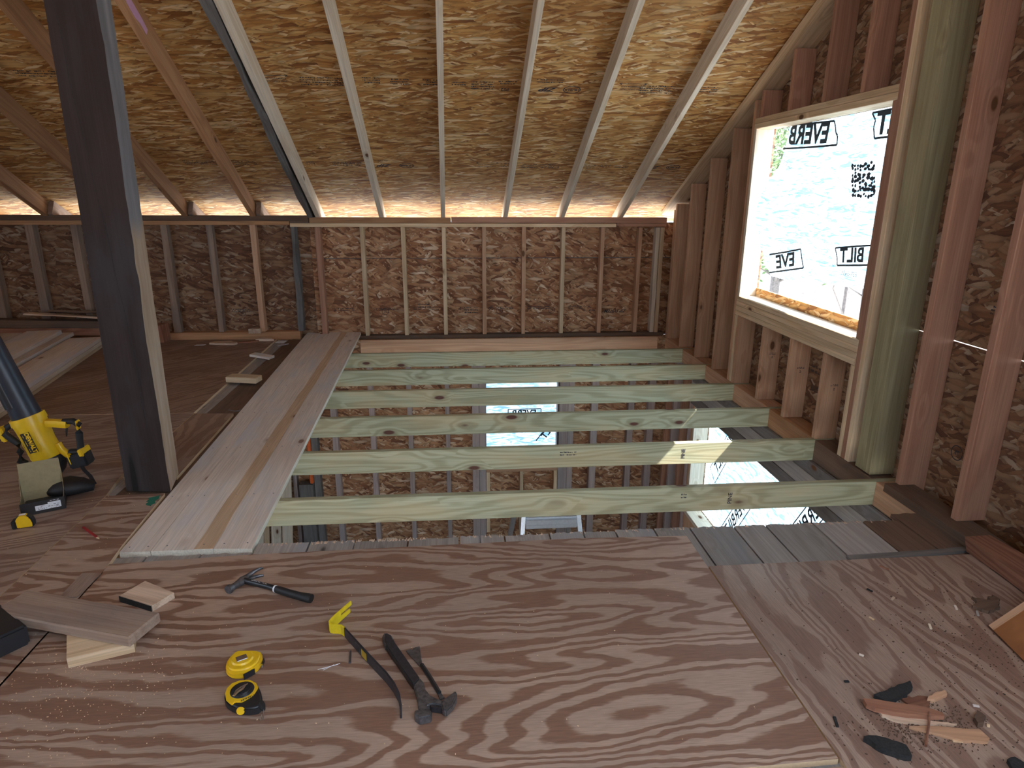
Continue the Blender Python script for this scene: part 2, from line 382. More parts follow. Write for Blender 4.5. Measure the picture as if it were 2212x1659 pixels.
def lprism(name, poly, z0, z1, mat, parent, bev=0, mtx=None, segs=2):
    bm = bmesh.new(); prism_bm(bm, poly, z0, z1); bmesh.ops.recalc_face_normals(bm, faces=bm.faces)
    if bev: bmesh.ops.bevel(bm, geom=[e for e in bm.edges if e.calc_face_angle(0) > .5], offset=bev, segments=segs, affect='EDGES')
    if mtx is not None: bmesh.ops.transform(bm, matrix=mtx, verts=bm.verts)
    o = link(name, mesh_from_bm(bm), mat); o.parent = parent
    return o
_f = {}
def text_geo(s, size, bold=0.0, shear=0):
    k = (s, size, bold, shear)
    if k not in _f:
        cu = bpy.data.curves.new('t', 'FONT'); cu.body = s; cu.size = size; cu.align_x = 'CENTER'; cu.align_y = 'CENTER'; cu.offset = bold*size; cu.resolution_u = 3; cu.shear = shear
        o = bpy.data.objects.new('t', cu); COL.objects.link(o); bpy.context.view_layer.update()
        me = bpy.data.meshes.new_from_object(o.evaluated_get(bpy.context.evaluated_depsgraph_get()))
        _f[k] = ([v.co.copy() for v in me.vertices], [tuple(p.vertices) for p in me.polygons])
        bpy.data.objects.remove(o); bpy.data.curves.remove(cu); bpy.data.meshes.remove(me)
    return _f[k]
class Ink:
    """collects flat print marks in a 2d sheet and lays them onto a surface given by fn(u, v)"""
    def __init__(s): s.v = []; s.f = []
    def add(s, vs, fs):
        b = len(s.v); s.v += vs; s.f += [tuple(i+b for i in f) for f in fs]
    def text(s, txt, size, u, v, rot=0, mirror=False, sx=1, bold=0.0, shear=0):
        vs, fs = text_geo(txt, size, bold, shear); c, sn = math.cos(rot), math.sin(rot); out = []
        for p in vs:
            x = p.x*sx*(-1 if mirror else 1); y = p.y; out.append((u+x*c-y*sn, v+x*sn+y*c))
        s.add(out, fs)
    def quad(s, u0, v0, u1, v1): s.add([(u0, v0), (u1, v0), (u1, v1), (u0, v1)], [(0, 1, 2, 3)])
    def line(s, a, b, w):
        d = Vector((b[0]-a[0], b[1]-a[1])); n = Vector((-d.y, d.x)).normalized()*w/2
        s.add([(a[0]+n.x, a[1]+n.y), (b[0]+n.x, b[1]+n.y), (b[0]-n.x, b[1]-n.y), (a[0]-n.x, a[1]-n.y)], [(0, 1, 2, 3)])
    def poly(s, pts, w):
        for a, b in zip(pts, pts[1:]): s.line(a, b, w)
    def oval(s, u, v, a, b, w, n=28):
        s.poly([(u+a*math.cos(2*math.pi*k/n), v+b*math.sin(2*math.pi*k/n)) for k in range(n+1)], w)
    def smudge(s, u0, u1, v, h, rows=2, dens=.7):
        for r in range(rows):
            x = u0
            while x < u1:
                w = random.uniform(.003, .011)
                if random.random() < dens: s.quad(x, v+h*r*1.7, min(x+w, u1), v+h*r*1.7+h*random.uniform(.5, 1))
                x += w+random.uniform(.001, .005)
    def build(s, name, fn, mat, parent):
        me = bpy.data.meshes.new('ink'); me.from_pydata([fn(*p) for p in s.v], [], s.f)
        o = link(name, me, mat)
        if parent is not None:
            bpy.context.view_layer.update(); o.parent = parent; o.matrix_parent_inverse = parent.matrix_world.inverted()
        return o
ORD = ['first', 'second', 'third', 'fourth', 'fifth', 'sixth', 'seventh', 'eighth', 'ninth', 'tenth', 'eleventh', 'twelfth', 'thirteenth', 'fourteenth', 'fifteenth', 'sixteenth', 'seventeenth', 'eighteenth']

# ------------------------------------------------------------------ dimensions
D = 6.773            # interior face of the far knee wall
RX = 2.25            # interior face of the right gable wall studs
SL = .475
TH = math.atan(SL); NRM = Vector((0, math.sin(TH), math.cos(TH)))
def zb(y): return 1.25+SL*(D-y)     # underside of the rafters
YR = 2.9             # ridge
XL = -6.4; YN = -2.4; ZF = -2.5
# ------------------------------------------------------------------ outside
g = boxes('ground', [(-60, 90, -60, 90, -2.95, -2.75)], M['ground']); tag(g, kind='structure')
# ------------------------------------------------------------------ shell
def st(o): return tag(o, kind='structure')
# far wall sheathing, upper storey: two courses with a thin open joint
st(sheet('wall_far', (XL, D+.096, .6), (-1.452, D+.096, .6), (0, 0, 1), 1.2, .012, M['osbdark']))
st(sheet('wall_far', (-1.45, D+.096, .42), (RX+.14, D+.096, .42), (0, 0, 1), .818, .012, M['osbwall'])).location.z = .425
wf2 = st(sheet('wall_far', (-1.45, D+.096, 1.015), (RX+.14, D+.096, 1.015), (0, 0, 1), .35, .012, M['osbwall']))
wf3 = st(sheet('wall_far_outer_wrap', (XL, D+.108, .6), (RX+.2, D+.108, .6), (0, 0, 1), 1.2, .006, M['outside']))
# roof sheathing in courses
def roofsheet(name, y0, y1, off, x0=XL, x1=RX+.16):
    p0 = Vector((x0, (y0+y1)/2, zb((y0+y1)/2)))+NRM*(.141+.006); p1 = p0.copy(); p1.x = x1
    return st(sheet(name, p0, p1, (0, math.cos(TH), -math.sin(TH)), (y1-y0)/math.cos(TH)-.003, .012, M['osbroof']))
ceil_sheets = []
for k, (y0, y1) in enumerate(((6.20, 7.15), (5.07, 6.20), (3.93, 5.07), (2.9, 3.93))):
    ceil_sheets.append(roofsheet('ceiling', y0, y1, 0))
ridge_z = zb(YR)+.156
ya, za = YR+.085, zb(YR)+.141*math.cos(TH)+.024; yb_, zb_ = YN-.1, 2.2
SX0, SX1, SY0, SY1 = -.5, 1.5, -1.5, -.1     # roof opening added behind the camera to give top light
def backroof(x0, x1, y0, y1):
    z0 = zb_+(za-zb_)*(y0-yb_)/(ya-yb_); z1 = zb_+(za-zb_)*(y1-yb_)/(ya-yb_)
    st(sheet('ceiling', (x0, (y0+y1)/2, (z0+z1)/2+.006), (x1, (y0+y1)/2, (z0+z1)/2+.006), (0, y1-y0, z1-z0), math.hypot(y1-y0, z1-z0), .012, M['osbroof']))
backroof(XL, RX+.16, SY1, ya); backroof(XL, RX+.16, yb_, SY0); backroof(XL, SX0, SY0, SY1); backroof(SX1, RX+.16, SY0, SY1)
st(boxes('wall_near', [(XL, RX+.14, YN-.02, YN, -1.3, 2.3), (XL, -3.0, YN-.02, YN, ZF, -1.3), (1.0, RX+.14, YN-.02, YN, ZF, -1.3)], M['osbdark']))  # low gap added in this unseen wall to light the lower room
# right gable wall sheathing with the window opening (y 3.43..5.0, z .775..1.955)
WY0, WY1, WZ0, WZ1 = 3.435, 5.0, .712, 1.955
XO = RX+.14
NY0, NY1 = -2.25, -.55     # opening added beside the camera, out of view, for fill light
def wall_right_piece(y0, y1, z0, z1, m='osbdark'):
    o = sheet('wall_right', (XO+.006, y0, (z0+z1)/2), (XO+.006, y1, (z0+z1)/2), (0, 0, 1), z1-z0, .012, M[m]); return st(o)
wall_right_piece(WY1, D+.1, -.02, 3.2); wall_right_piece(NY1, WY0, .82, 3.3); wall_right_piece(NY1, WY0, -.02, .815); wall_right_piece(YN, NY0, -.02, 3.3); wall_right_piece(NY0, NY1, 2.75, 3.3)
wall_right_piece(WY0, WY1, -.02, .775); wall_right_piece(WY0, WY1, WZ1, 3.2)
# left gable wall, with an added opening, out of view, to light the room from the left
LWY0, LWY1, LWZ0, LWZ1 = -2.2, 1.4, .7, 2.1
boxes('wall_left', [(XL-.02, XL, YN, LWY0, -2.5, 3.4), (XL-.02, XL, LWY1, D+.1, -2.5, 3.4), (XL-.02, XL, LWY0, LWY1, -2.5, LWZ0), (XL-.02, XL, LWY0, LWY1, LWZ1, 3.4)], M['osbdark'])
st(bpy.data.objects['wall_left'])
# lower storey
st(boxes('floor_lower', [(XL, XO, YN, D+.1, ZF-.1, ZF)], M['ply2']))
LY0, LY1, LZ0, LZ1 = 2.9, 5.69, -1.54, -.44      # lower right window
FX0, FX1, FZ0, FZ1 = .303, 1.105, -1.46, -.44    # lower far window
st(boxes('wall_far_lower', [(XL, FX0, D+.09, D+.102, ZF, 0), (FX1, XO, D+.09, D+.102, ZF, 0), (FX0, FX1, D+.09, D+.102, ZF, FZ0), (FX0, FX1, D+.09, D+.102, FZ1, 0)], M['osbwall']))
for (a, b, c, d) in ((YN, LY0, ZF, -.02), (LY1, D+.1, ZF, -.02), (LY0, LY1, ZF, LZ0), (LY0, LY1, LZ1, -.02)):
    st(sheet('wall_right_lower', (XO+.006, a, (c+d)/2), (XO+.006, b, (c+d)/2), (0, 0, 1), d-c, .012, M['osbdark']))
st(boxes('floor', [(XL, -1.66, YN, D, -.14, -.003), (-1.66, XO-.001, YN, 2.45, -.14, -.003)], M['darkboard']))

# ------------------------------------------------------------------ far knee wall framing
def lab(o, l, c, g=None): return tag(o, l, c, g)
lab(lbox('bottom_plate', (-1.6, RX-.01), (D, D+.089), (.010, .048), 'x', M['darkboard']), 'dark bottom plate under the straight studs of the far knee wall', 'wall plate')
lab(lbox('bottom_plate', (-4.6, -1.61), (D-.01, D+.089), (.02, .105), 'x', M['brownraft'], rough=.006, seg=30), 'rough brown bottom plate of the left old part of the far knee wall', 'wall plate')
lab(lbox('top_plate', (-1.62, 1.66), (D, D+.089), (1.154, 1.190), 'x', M['pine']), 'pale lower top plate along the middle of the far knee wall', 'wall plate')
lab(lbox('top_plate', (1.665, RX-.06), (D, D+.089), (1.160, 1.196), 'x', M['studred']), 'short reddish lower top plate at the right end of the far knee wall', 'wall plate')
lab(lbox('shim_board', (-1.62, -1.437), (D, D+.089), (1.1905, 1.2135), 'x', M['darkboard']), 'thin dark added shim between the top plates above the bark-edged stud', 'shim')  # filler added to close a light gap between the plates
lab(lbox('top_plate', (-4.9, -1.625), (D, D+.089), (1.172, 1.212), 'x', M['brownraft']), 'brown lower top plate over the old left studs', 'wall plate')
lab(lbox('top_plate', (-.03, RX-.06), (D-.004, D+.089), (1.198, 1.252), 'x', M['studred']), 'reddish brown upper top plate on the right half of the far knee wall', 'wall plate')
lab(lbox('top_plate', (-1.43, -.035), (D-.002, D+.089), (1.192, 1.246), 'x', M['brownraft']), 'mid brown upper top plate with nail holes in the middle of the far knee wall', 'wall plate')
lab(lbox('top_plate', (-4.9, -1.435), (D-.006, D+.089), (1.214, 1.262), 'x', M['darkboard'], rough=.003, seg=30), 'dark weathered upper top plate on the left half of the far knee wall', 'wall plate')
xs = [-.905, -.498, -.09, .318, .728, 1.135, 1.545, 1.94]
mats = ['pine', 'pine', 'pine', 'stud', 'stud', 'pine', 'stud', 'stud']
desc = ['pale', 'pale', 'pale', 'light brown', 'light brown', 'pale', 'light brown', 'brown']
for i, (x, mm, dd) in enumerate(zip(xs, mats, desc)):
    o = lbox('wall_stud', (x-.04, x), (D, D+.089), (.049, 1.153), 'z', M[mm])
    if i == 7: o.rotation_euler.rotate_axis('Y', .004)
    lab(o, f'{dd} stud in the far knee wall, {ORD[i]} right of the plank walkway', 'stud', 'straight studs of the far knee wall')
lab(lbox('wall_stud', (-1.385, -1.333), (D, D+.089), (.049, 1.153), 'z', M['studred']), 'reddish stud in the far knee wall rising through the notch of the walkway planks', 'stud')
lab(lbox('wall_stud', (2.085, 2.125), (D, D+.089), (.049, 1.153), 'z', M['whitepine']), 'pale corner stud at the right end of the far knee wall, left of its partner', 'stud')
lab(lbox('wall_stud', (2.13, 2.17), (D-.01, D+.079), (.049, 1.153), 'z', M['pine']), 'pale corner stud tight against the gable wall corner', 'stud')
old = [(-1.60, .05, 'grey', 'grey bark-edged round stud in the far knee wall just left of the walkway', .012),
       (-1.985, .05, 'stud', 'light brown rough stud, second to the left of the walkway', .005),
       (-2.40, .055, 'oldstud', 'knotty rough-edged stud, third to the left of the walkway', .008),
       (-2.83, .06, 'oldstud', 'rough grey-brown stud just right of the dark timber post', .007),
       (-3.66, .065, 'oldstud', 'rough old stud just left of the dark timber post', .007),
       (-4.07, .075, 'oldstud', 'rough thick old stud, second to the left of the dark post', .007),
       (-4.47, .07, 'oldstud', 'rough old stud at the left edge of the photo', .007)]
for i, (x, w, mm, l, r_) in enumerate(old):
    lab(lbox('wall_stud', (x-w/2, x+w/2), (D+.01, D+.089), (.105, 1.172), 'z', M[mm], rough=r_, seg=16, seed=i*3.3), l, 'stud', 'old studs of the far knee wall')
# rim boards under the far wall
lab(lbox('rim_board', (-1.0, 2.17), (D-.038, D-.001), (-.135, .008), 'x', M['stud']), 'orange brown rim board under the far knee wall behind the last green joist', 'rim board')
# print on the far wall board
def farfn(u, v): return (u, D+.0893, v)
ink = Ink()
for u0, u1 in ((-2.3, -2.06), (-1.86, -1.66), (-1.48, -1.40), (-1.3, -1.0), (-.86, -.55), (-.45, -.12), (0.02, .28), (.34, .66), (.76, 1.05), (1.2, 1.5)):
    ink.smudge(u0, u1-.05, .30, .010, 2, .75)
for u in (-.74, .46, -2.2, 1.02):
    ink.oval(u, .285, .033, .033, .004); ink.text('75', .03, u, .285, 0, bold=.02)
for u, v in ((-.33, .325), (.16, .26)): ink.smudge(u-.07, u+.07, v, .016, 2, .95)
ink.text('ZIP SYSTEM', .045, 1.72, .27, math.pi, shear=.5, bold=.03)
ink.smudge(1.2, 1.4, .33, .009, 1); ink.text('48/24', .03, 1.46, .28, math.pi, bold=.02)
ink.build('board_print', farfn, M['ink'], wf2)

# ------------------------------------------------------------------ rafters
def rafter(x_foot, x_top, mat, label, group, t_=.04, w=.141, rough=0, y_top=YR+.02, y_foot=7.14, name='rafter', drop=0, seed=0):
    def X(y): return x_foot+(x_top-x_foot)*(D-y)/(D-4.1)
    A = Vector((X(y_foot), y_foot, zb(y_foot)))+NRM*(w/2-drop); B = Vector((X(y_top), y_top, zb(y_top)))+NRM*(w/2-drop)
    return lab(beam(name, A, B, (0, 0, 1), w, t_, M[mat], rough=rough, seg=60 if rough else 0, seed=seed), label, 'rafter', group)
GR = 'pale new rafters'
rafter(-1.345, -1.275, 'whitepine', 'pale new rafter nailed beside the grey bark-edged one', GR, t_=.044)
rafter(-.725, -.685, 'whitepine', 'pale new rafter, first to the right of the bark-edged pair', GR, t_=.044)
rafter(-.113, -.062, 'whitepine', 'pale new rafter seen edge-on, nearly vertical in the photo', GR, t_=.042)
rafter(.517, .510, 'whitepine', 'pale new rafter, first to the right of the one seen edge-on', GR)
rafter(1.097, 1.081, 'whitepine', 'pale new rafter, second to the right of the one seen edge-on', GR)
rafter(1.705, 1.704, 'whitepine', 'pale new rafter nearest the right gable wall', GR)
rafter(-1.415, -1.335, 'grey', 'dark grey rafter with a wavy bark edge left of the pale one', None, t_=.05, w=.155, rough=.016, drop=.004)
GB = 'old brown rafters at the left'
l0 = rafter(-1.965, -1.80, 'brownraft', 'old brown rafter with a pink paper scrap, right of the dark post', GB, t_=.05)
rafter(-2.605, -2.44, 'brownraft', 'old brown rafter passing behind the dark post, upper one', GB, t_=.05)
rafter(-3.20, -3.06, 'brownraft', 'old brown rafter whose foot is hidden by the dark post', GB, t_=.05)
rafter(-3.89, -3.68, 'brownraft', 'old brown rafter with its foot just left of the dark post', GB, t_=.05)
rafter(-4.50, -4.35, 'brownraft', 'old brown rafter with only its foot showing at the left edge', GB, t_=.05)
for i, (x, l) in enumerate(((-3.83, 'short pale rafter tail beside the old rafter foot left of the dark post'), (-2.545, 'short pale rafter tail beside the second old rafter right of the dark post'), (-1.905, 'short pale rafter tail beside the old rafter with the pink scrap'))):
    A = Vector((x, 7.14, zb(7.14)))+NRM*.07; B = Vector((x, D-.03, zb(D-.03)))+NRM*.075
    lab(beam('rafter_tail', A, B, (0, 0, 1), .13, .045, M['oldstud'], rough=.003, seg=6), l, 'rafter tail', 'rafter tails over the far wall')
# pink scrap on the first old rafter
pk = bpy.data.meshes.new('pink'); xx = -1.80+.0265
pts = [(4.20, .015), (4.16, .055), (4.24, .075), (4.38, .07), (4.45, .06), (4.44, .02), (4.36, .025), (4.30, .01)]
fx = lambda y: -1.965+(.165)*(D-y)/(D-4.1)+.0262
verts = [(fx(y), y+NRM.y*h, zb(y)+NRM.z*h) for y, h in pts]+[(fx(y)+.0015, y+NRM.y*h, zb(y)+NRM.z*h) for y, h in pts]
n = len(pts)
pk.from_pydata(verts, [], [tuple(range(n)), tuple(range(2*n-1, n-1, -1))]+[(i, (i+1) % n, n+(i+1) % n, n+i) for i in range(n)])
lab(link('paper_scrap', pk, M['pink']), 'torn pink paper scrap stuck on an old brown rafter at the top left', 'paper')
# roof board print, read upside down
def roof_ink(sheet_o, marks):
    def fn(u, v): # u = x, v = distance up the slope expressed as y
        p = Vector((u, v, zb(v)))+NRM*.1405; return tuple(p)
    k = Ink()
    for mk in marks: mk(k)
    k.build('board_print', fn, M['ink'], sheet_o)
R180 = 0
def huber(u, v, k=1.0):
    # lettering stands upside down for somebody looking up from the room; u grows to the right, v towards the eave
    def f(i):
        i.oval(u, v, .062*k, .036*k, .0065)
        i.text('HUBER', .036*k, u, v, 0, mirror=True, sx=1.0, bold=.03)
    return f
def zipm(u, v):
    def f(i):
        i.text('ZIP', .06, u, v, 0, mirror=True, sx=1.3, bold=.04, shear=.5)
    return f
def smd(u0, u1, v, rows=3):
    def f(i): i.smudge(u0, u1, v-.04, .014, rows, .88)
    return f
def strength(u, v):
    def f(i):
        i.line((u-.10, v-.045), (u+.10, v-.045), .005); i.line((u-.10, v-.045), (u-.08, v-.055), .005); i.line((u-.10, v-.045), (u-.08, v-.035), .005)
        i.line((u+.10, v-.045), (u+.08, v-.055), .005); i.line((u+.10, v-.045), (u+.08, v-.035), .005)
        i.text('STRENGTH AXIS', .022, u, v-.015, 0, mirror=True, bold=.02); i.text('THIS DIRECTION', .022, u, v+.012, 0, mirror=True, bold=.02)
    return f
roof_ink(ceil_sheets[2], [huber(.868, 5.02), zipm(.70, 5.02), smd(.60, .79, 4.955, 2), strength(-1.22, 4.975), smd(-1.05, -.75, 4.98, 4), smd(-.62, -.5, 4.97), smd(-.43, -.3, 4.98, 3), smd(-.2, -.08, 4.98), smd(.0, .1, 5.0, 2), smd(.14, .3, 4.99, 4), smd(.33, .46, 4.98, 2), strength(1.30, 4.99), smd(1.36, 1.62, 5.0, 4), smd(1.75, 1.95, 5.0, 3), smd(-2.9, -2.5, 4.97, 3),
    lambda i: i.text('PS2', .04, .38, 5.03, 0, mirror=True, bold=.03)])
roof_ink(ceil_sheets[1], [huber(-.41, 6.06), zipm(-.60, 6.06), smd(-.68, -.55, 6.02, 1), smd(-1.28, -1.2, 6.05, 3), smd(-1.05, -.8, 6.05, 3), strength(.30, 6.05), smd(.42, .5, 6.05, 3), smd(.60, .95, 6.06, 3), smd(1.13, 1.28, 6.06, 3), smd(1.32, 1.42, 6.06, 2), smd(1.46, 1.58, 6.07, 2), huber(2.0, 6.05), zipm(1.82, 6.05), smd(-2.3, -1.7, 6.05, 3), smd(-3.1, -2.75, 6.0, 3)])

# ------------------------------------------------------------------ right gable wall framing
def gstud(y, z0, z1, mat, label, group, name='wall_stud', w=.038, x0=RX, x1=RX+.139):
    z1 = min(z1, zr(y)-.004) if y > YR else min(z1, zr(YR)-.02-.2*(YR-y))
    return lab(lbox(name, (x0, x1), (y-w, y), (z0, z1), 'z', M[mat]), label, 'stud', group)
def zr(y): return 1.589+.4734*(6.29-y)      # underside of the raking plate
GG = 'full height studs of the right gable wall'
gl = ['just right of the far corner', 'second from the far corner', 'third from the far corner', 'fourth from the far corner', 'fifth from the far corner, left of the window']
for i, y in enumerate((6.70, 6.30, 5.86, 5.425)):
    gstud(y, .001, zr(y)-.004, 'stud', f'reddish brown stud of the right gable wall, {gl[i]}', GG)
gstud(6.745, .001, 1.33, 'stud', 'short stud squeezed into the far corner of the gable wall', None)
gstud(5.078, .001, zr(5.078)-.004, 'stud', 'full height stud along the left side of the gable window', GG)
gstud(5.038, .001, .555, 'pine', 'pale short jack stud under the left end of the window sill', 'jack studs of the gable window')
gstud(5.038, .71, 1.955, 'whitepine', 'pale jamb stud forming the left side of the window opening', 'jack studs of the gable window')
for i, y in enumerate((4.548, 4.137, 3.725)):
    o = gstud(y, .001, .556, 'stud', f'short stud under the gable window sill, {ORD[i]} from the left', 'short studs under the window')
    k = Ink(); k.text('2', .022, 2.33, .33, 0, bold=.02)
    k.build('grade_stamp', lambda u, v, y=y: (u, y-.0386, v), M['ink'], o)
    k = Ink(); k.smudge(2.305, 2.355, .350, .005, 2, .9); k.build('grade_stamp', lambda u, v, y=y: (u, y-.0386, v), M['ink'], o)
gstud(4.99, .001, .556, 'stud', 'short stud under the far left end of the window sill', 'short studs under the window')
for i, y in enumerate((4.966, 4.555, 4.13, 3.735)):
    gstud(y, 2.032, zr(y)-.004, 'studred', f'stained short stud above the window header, {ORD[i]} from the left', 'short studs over the window')
gstud(3.435, .001, .556, 'pine', 'pale jack stud under the right end of the window sill', 'jack studs of the gable window')
gstud(3.396, .001, 2.9, 'studred', 'reddish stud along the right side of the gable window', GG)
gstud(3.357, .001, 2.9, 'pine', 'pale rough-edged stud between the window and the treated post', GG)
gstud(2.913, .009, 3.0, 'studred', 'reddish brown stud just right of the treated post', GG)
gstud(2.521, .066, 3.0, 'studred', 'reddish brown stud at the right edge standing on the raised old plate', GG)
gstud(2.115, .066, 3.0, 'stud', 'brown stud at the top right corner of the photo', GG)
gstud(1.70, .066, 3.0, 'stud', 'brown gable stud nearest the camera', GG)
# treated ridge post of three plies
pp = empty('treated_post', (RX+.07, 3.19, .01), 'greenish treated timber post between the window and the right studs', 'post')
for i in range(2):
    lbox('ply', (RX, RX+.139), (3.252-.067*(i+1)+.0005, 3.252-.067*i), (.01, 3.0), 'z', M['treatedpost'], pp)
# raking top plates
a0, a1 = 6.97, YR+.05
A = Vector((2.289, a0, zr(a0)))+NRM*.0185; B = Vector((2.289, a1, zr(a1)))+NRM*.0185
lab(beam('raking_plate', A, B, (0, 0, 1), .036, .199, M['pine']), 'long sloping top plate of the right gable wall under the roof boards', 'wall plate')
# window: header, sill stack, sheathing lip
win = bpy.data.objects.new('window_1', None); COL.objects.link(win); win.location = (RX, 4.2, WZ0); st(win); bpy.context.view_layer.update()
for i in range(2): lbox('header', (RX-.001, RX+.139), (3.397, 5.04), (1.955+.038*i, 1.992+.038*i), 'y', M['pine'], win, bev=.003)
for i in range(4): lbox('sill_board', (RX-.002-.001*(i % 2), RX+.139), (3.397, 5.04), (.558+.038*i, .5955+.038*i), 'y', M['pine'], win, bev=.003)
lbox('sill_liner', (RX+.004, RX+.138), (3.436, 5.0), (.7095, .712), 'y', M['whitepine'], win, bev=0)
lbox('jamb', (RX+.003, RX+.139), (3.397, 3.434), (.711, 1.954), 'z', M['studred'], win)
sheet('sheathing_lip', (XO-.004, 3.44, .744), (XO-.004, 4.998, .744), (0, 0, 1), .064, .008, M['osbroof'], win)
# print seen between the short studs
ink = Ink(); ink.oval(4.32, .31, .05, .05, .006); ink.text('HUBER', .032, 4.32, .31, 0, bold=.03, mirror=False); ink.smudge(3.93, 4.07, .34, .02, 2, .9); ink.smudge(3.93, 4.05, .22, .008, 3)
ink.oval(2.72, .30, .035, .035, .005); ink.text('75', .03, 2.72, .30, 0, bold=.02); ink.smudge(2.58, 2.70, .98, .009, 3, .8); ink.smudge(2.2, 2.4, .98, .009, 3, .8)
ink.build('board_print', lambda u, v: (XO-.0006, u, v), M['ink'], bpy.data.objects['wall_right'])
# old plate at the near end and debris block
lab(lbox('bottom_plate', (2.19, 2.33), (YN+.1, 2.905), (.021, .064), 'y', M['darkboard'], rough=.004, seg=30), 'thick dark old plate along the foot of the right wall', 'wall plate')
lab(lbox('cut_block', (2.13, 2.24), (1.86, 2.28), (.04, .115), 'y', M['rot'], rough=.012, seg=8), 'broken dark timber block on the floor against the right wall', 'wood block')

# ------------------------------------------------------------------ green treated joists
jd = ['nearest', 'second nearest', 'third nearest', 'fourth nearest', 'fifth nearest', 'farthest']
JY = [3.0554+.6235*i for i in range(6)]
for i, y in enumerate(JY):
    o = lbox('floor_joist', (-1.64, XO-.004), (y, y+.038), (-.1395, 0), 'x', M['treated'])
    lab(o, f'green treated joist across the floor opening, {jd[i]} to the camera', 'joist', 'green treated joists over the opening')
    if i in (0, 1):
        k = Ink(); k.text('PINE', .032, (1.44, 1.40)[i], -.07, math.pi/2, bold=.02); k.build('grade_stamp', lambda u, v, y=y: (u, y-.0006, v), M['ink'], o); k = Ink(); k.smudge((1.17, .62)[i], (1.20, .72)[i], -.06, .01, 2, .9)
        k.build('grade_stamp', lambda u, v, y=y: (u, y-.0006, v), M['ink'], o)
for i, (a, b) in enumerate([(2.672, JY[0]-.002)]+[(JY[k]+.040, JY[k+1]-.002) for k in range(5)]+[(JY[5]+.04, D-.041)]):
    lab(lbox('joist_blocking', (RX, XO-.004), (a, b), (-.1395, -.001), 'y', M[['stud', 'darkboard', 'brownraft', 'stud', 'stud', 'stud', 'stud'][i]]),
        f'brown blocking at the foot of the right gable wall, {ORD[i]} bay from the camera', 'blocking', 'blocking between the joist ends')

# ------------------------------------------------------------------ old floor boards at the front and right
xsb = [-1.52, -1.31, -1.09, -.88, -.656, -.46, -.23, -.005, .085, .196, .398, .552, .70, .88, 1.048, 1.254, 1.407, 1.637, 1.878, 2.06, 2.245]
for i in range(len(xsb)-1):
    a, b = xsb[i]+.004, xsb[i+1]-.004
    ye = 2.60+random.uniform(-.008, .006)
    if b < -.87: ye = 2.535
    if i == len(xsb)-2: ye = 2.66
    npt = 9; edge = [(b-(b-a)*k/npt, ye+random.uniform(-.006, .006)) for k in range(npt+1)]
    poly = [(a, YN+.1), (b, YN+.1)]+edge
    mm = 'greyboard' if i < len(xsb)-3 else 'darkboard'
    o = slab('floor_board', poly, 0, .0195, math.pi/2, M[mm])
    if i <= 2: l = f'grey floor board end below the near end of the walkway planks, {ORD[i]} from the left'
    elif i <= 13: l = f'grey splintered floor board end at the front edge of the opening, {ORD[i-3]} from the left'
    else: l = f'weathered wide floor board bare in front of the right window, {ORD[i-14]} from the left'
    lab(o, l, 'floor board', 'old grey floor boards at the front edge')
for i, (p, l) in enumerate((([(-2.0, 2.6), (-1.725, 2.6), (-1.735, 6.76), (-2.01, 6.76)], 'old grey floor board beside the left plywood edge'),
                          ([(-1.72, 2.6), (-1.442, 2.6), (-1.558, 6.76), (-1.73, 6.76)], 'old brown floor board beside the walkway planks'))):
    lab(slab('floor_board', p, 0, .0195, math.pi/2, M['darkboard' if i else 'greyboard']), l, 'floor board', 'old floor boards left of the walkway')
# ------------------------------------------------------------------ plywood sheets
PT = 'plywood'
lab(slab('plywood_sheet', [(-1.408, 1.0), (-1.42, 2.455), (-.87, 2.487), (.5, 2.515), (.998, 2.50), (1.0, 1.312), (.995, 1.312), (-1.39, 1.25)], .0197, .038, 0.0, M['ply'], edgemat=M['plyedge']), 'large wavy-grained plywood sheet carrying the hand tools in the foreground', PT)
lab(slab('plywood_sheet', [(-1.39, .1), (1.0, .1), (1.0, 1.29), (-1.39, 1.235)], .0197, .036, 0.0, M['ply3'], edgemat=M['plyedge']), 'plywood sheet behind the camera side of the tool sheet', PT)
lab(slab('plywood_sheet', [(1.006, .1), (2.18, .1), (2.18, 2.26), (1.006, 2.257)], .0197, .037, math.pi/2+.06, M['ply2'], edgemat=M['plyedge']), 'worn dusty plywood sheet at the right with wood debris on it', PT)
lab(slab('plywood_sheet', [(-1.70, .8), (-1.394, .8), (-1.415, 2.38), (-1.44, 2.6), (-1.47, 3.11), (-1.745, 3.10), (-1.712, 2.3)], .0197, .038, 0.0, M['ply'], edgemat=M['plyedge']), 'narrow plywood strip in front of the dark post with green paint', PT)
lab(slab('plywood_sheet', [(-4.2, .8), (-1.712, .8), (-1.717, 2.3), (-1.75, 3.10), (-1.79, 3.33), (-1.79, 4.375), (-4.2, 4.43)], .0197, .037, .35, M['ply2'], edgemat=M['plyedge']), 'brown plywood sheet under the leaf blower and cardboard box', PT)
lab(slab('plywood_sheet', [(-4.2, 4.435), (-1.80, 4.38), (-1.84, 6.72), (-4.2, 6.76)], .0197, .0375, .75, M['ply3'], edgemat=M['plyedge']), 'brown plywood sheet at the far left floor near the knee wall', PT)
lab(slab('plywood_sheet', [(-1.77, 3.33), (-1.49, 3.31), (-1.525, 4.345), (-1.785, 4.362)], .0197, .038, math.pi/2, M['ply3'], edgemat=M['plyedge']), 'small plywood piece beside the walkway behind the dark post', PT)
lab(slab('plywood_strip', [(-1.488, 2.23), (-1.424, 2.225), (-1.416, 2.385), (-1.49, 2.39)], .038, .043, math.pi/2, M['ply2']), 'short plywood offcut strip above the crossed lumber', 'plywood')
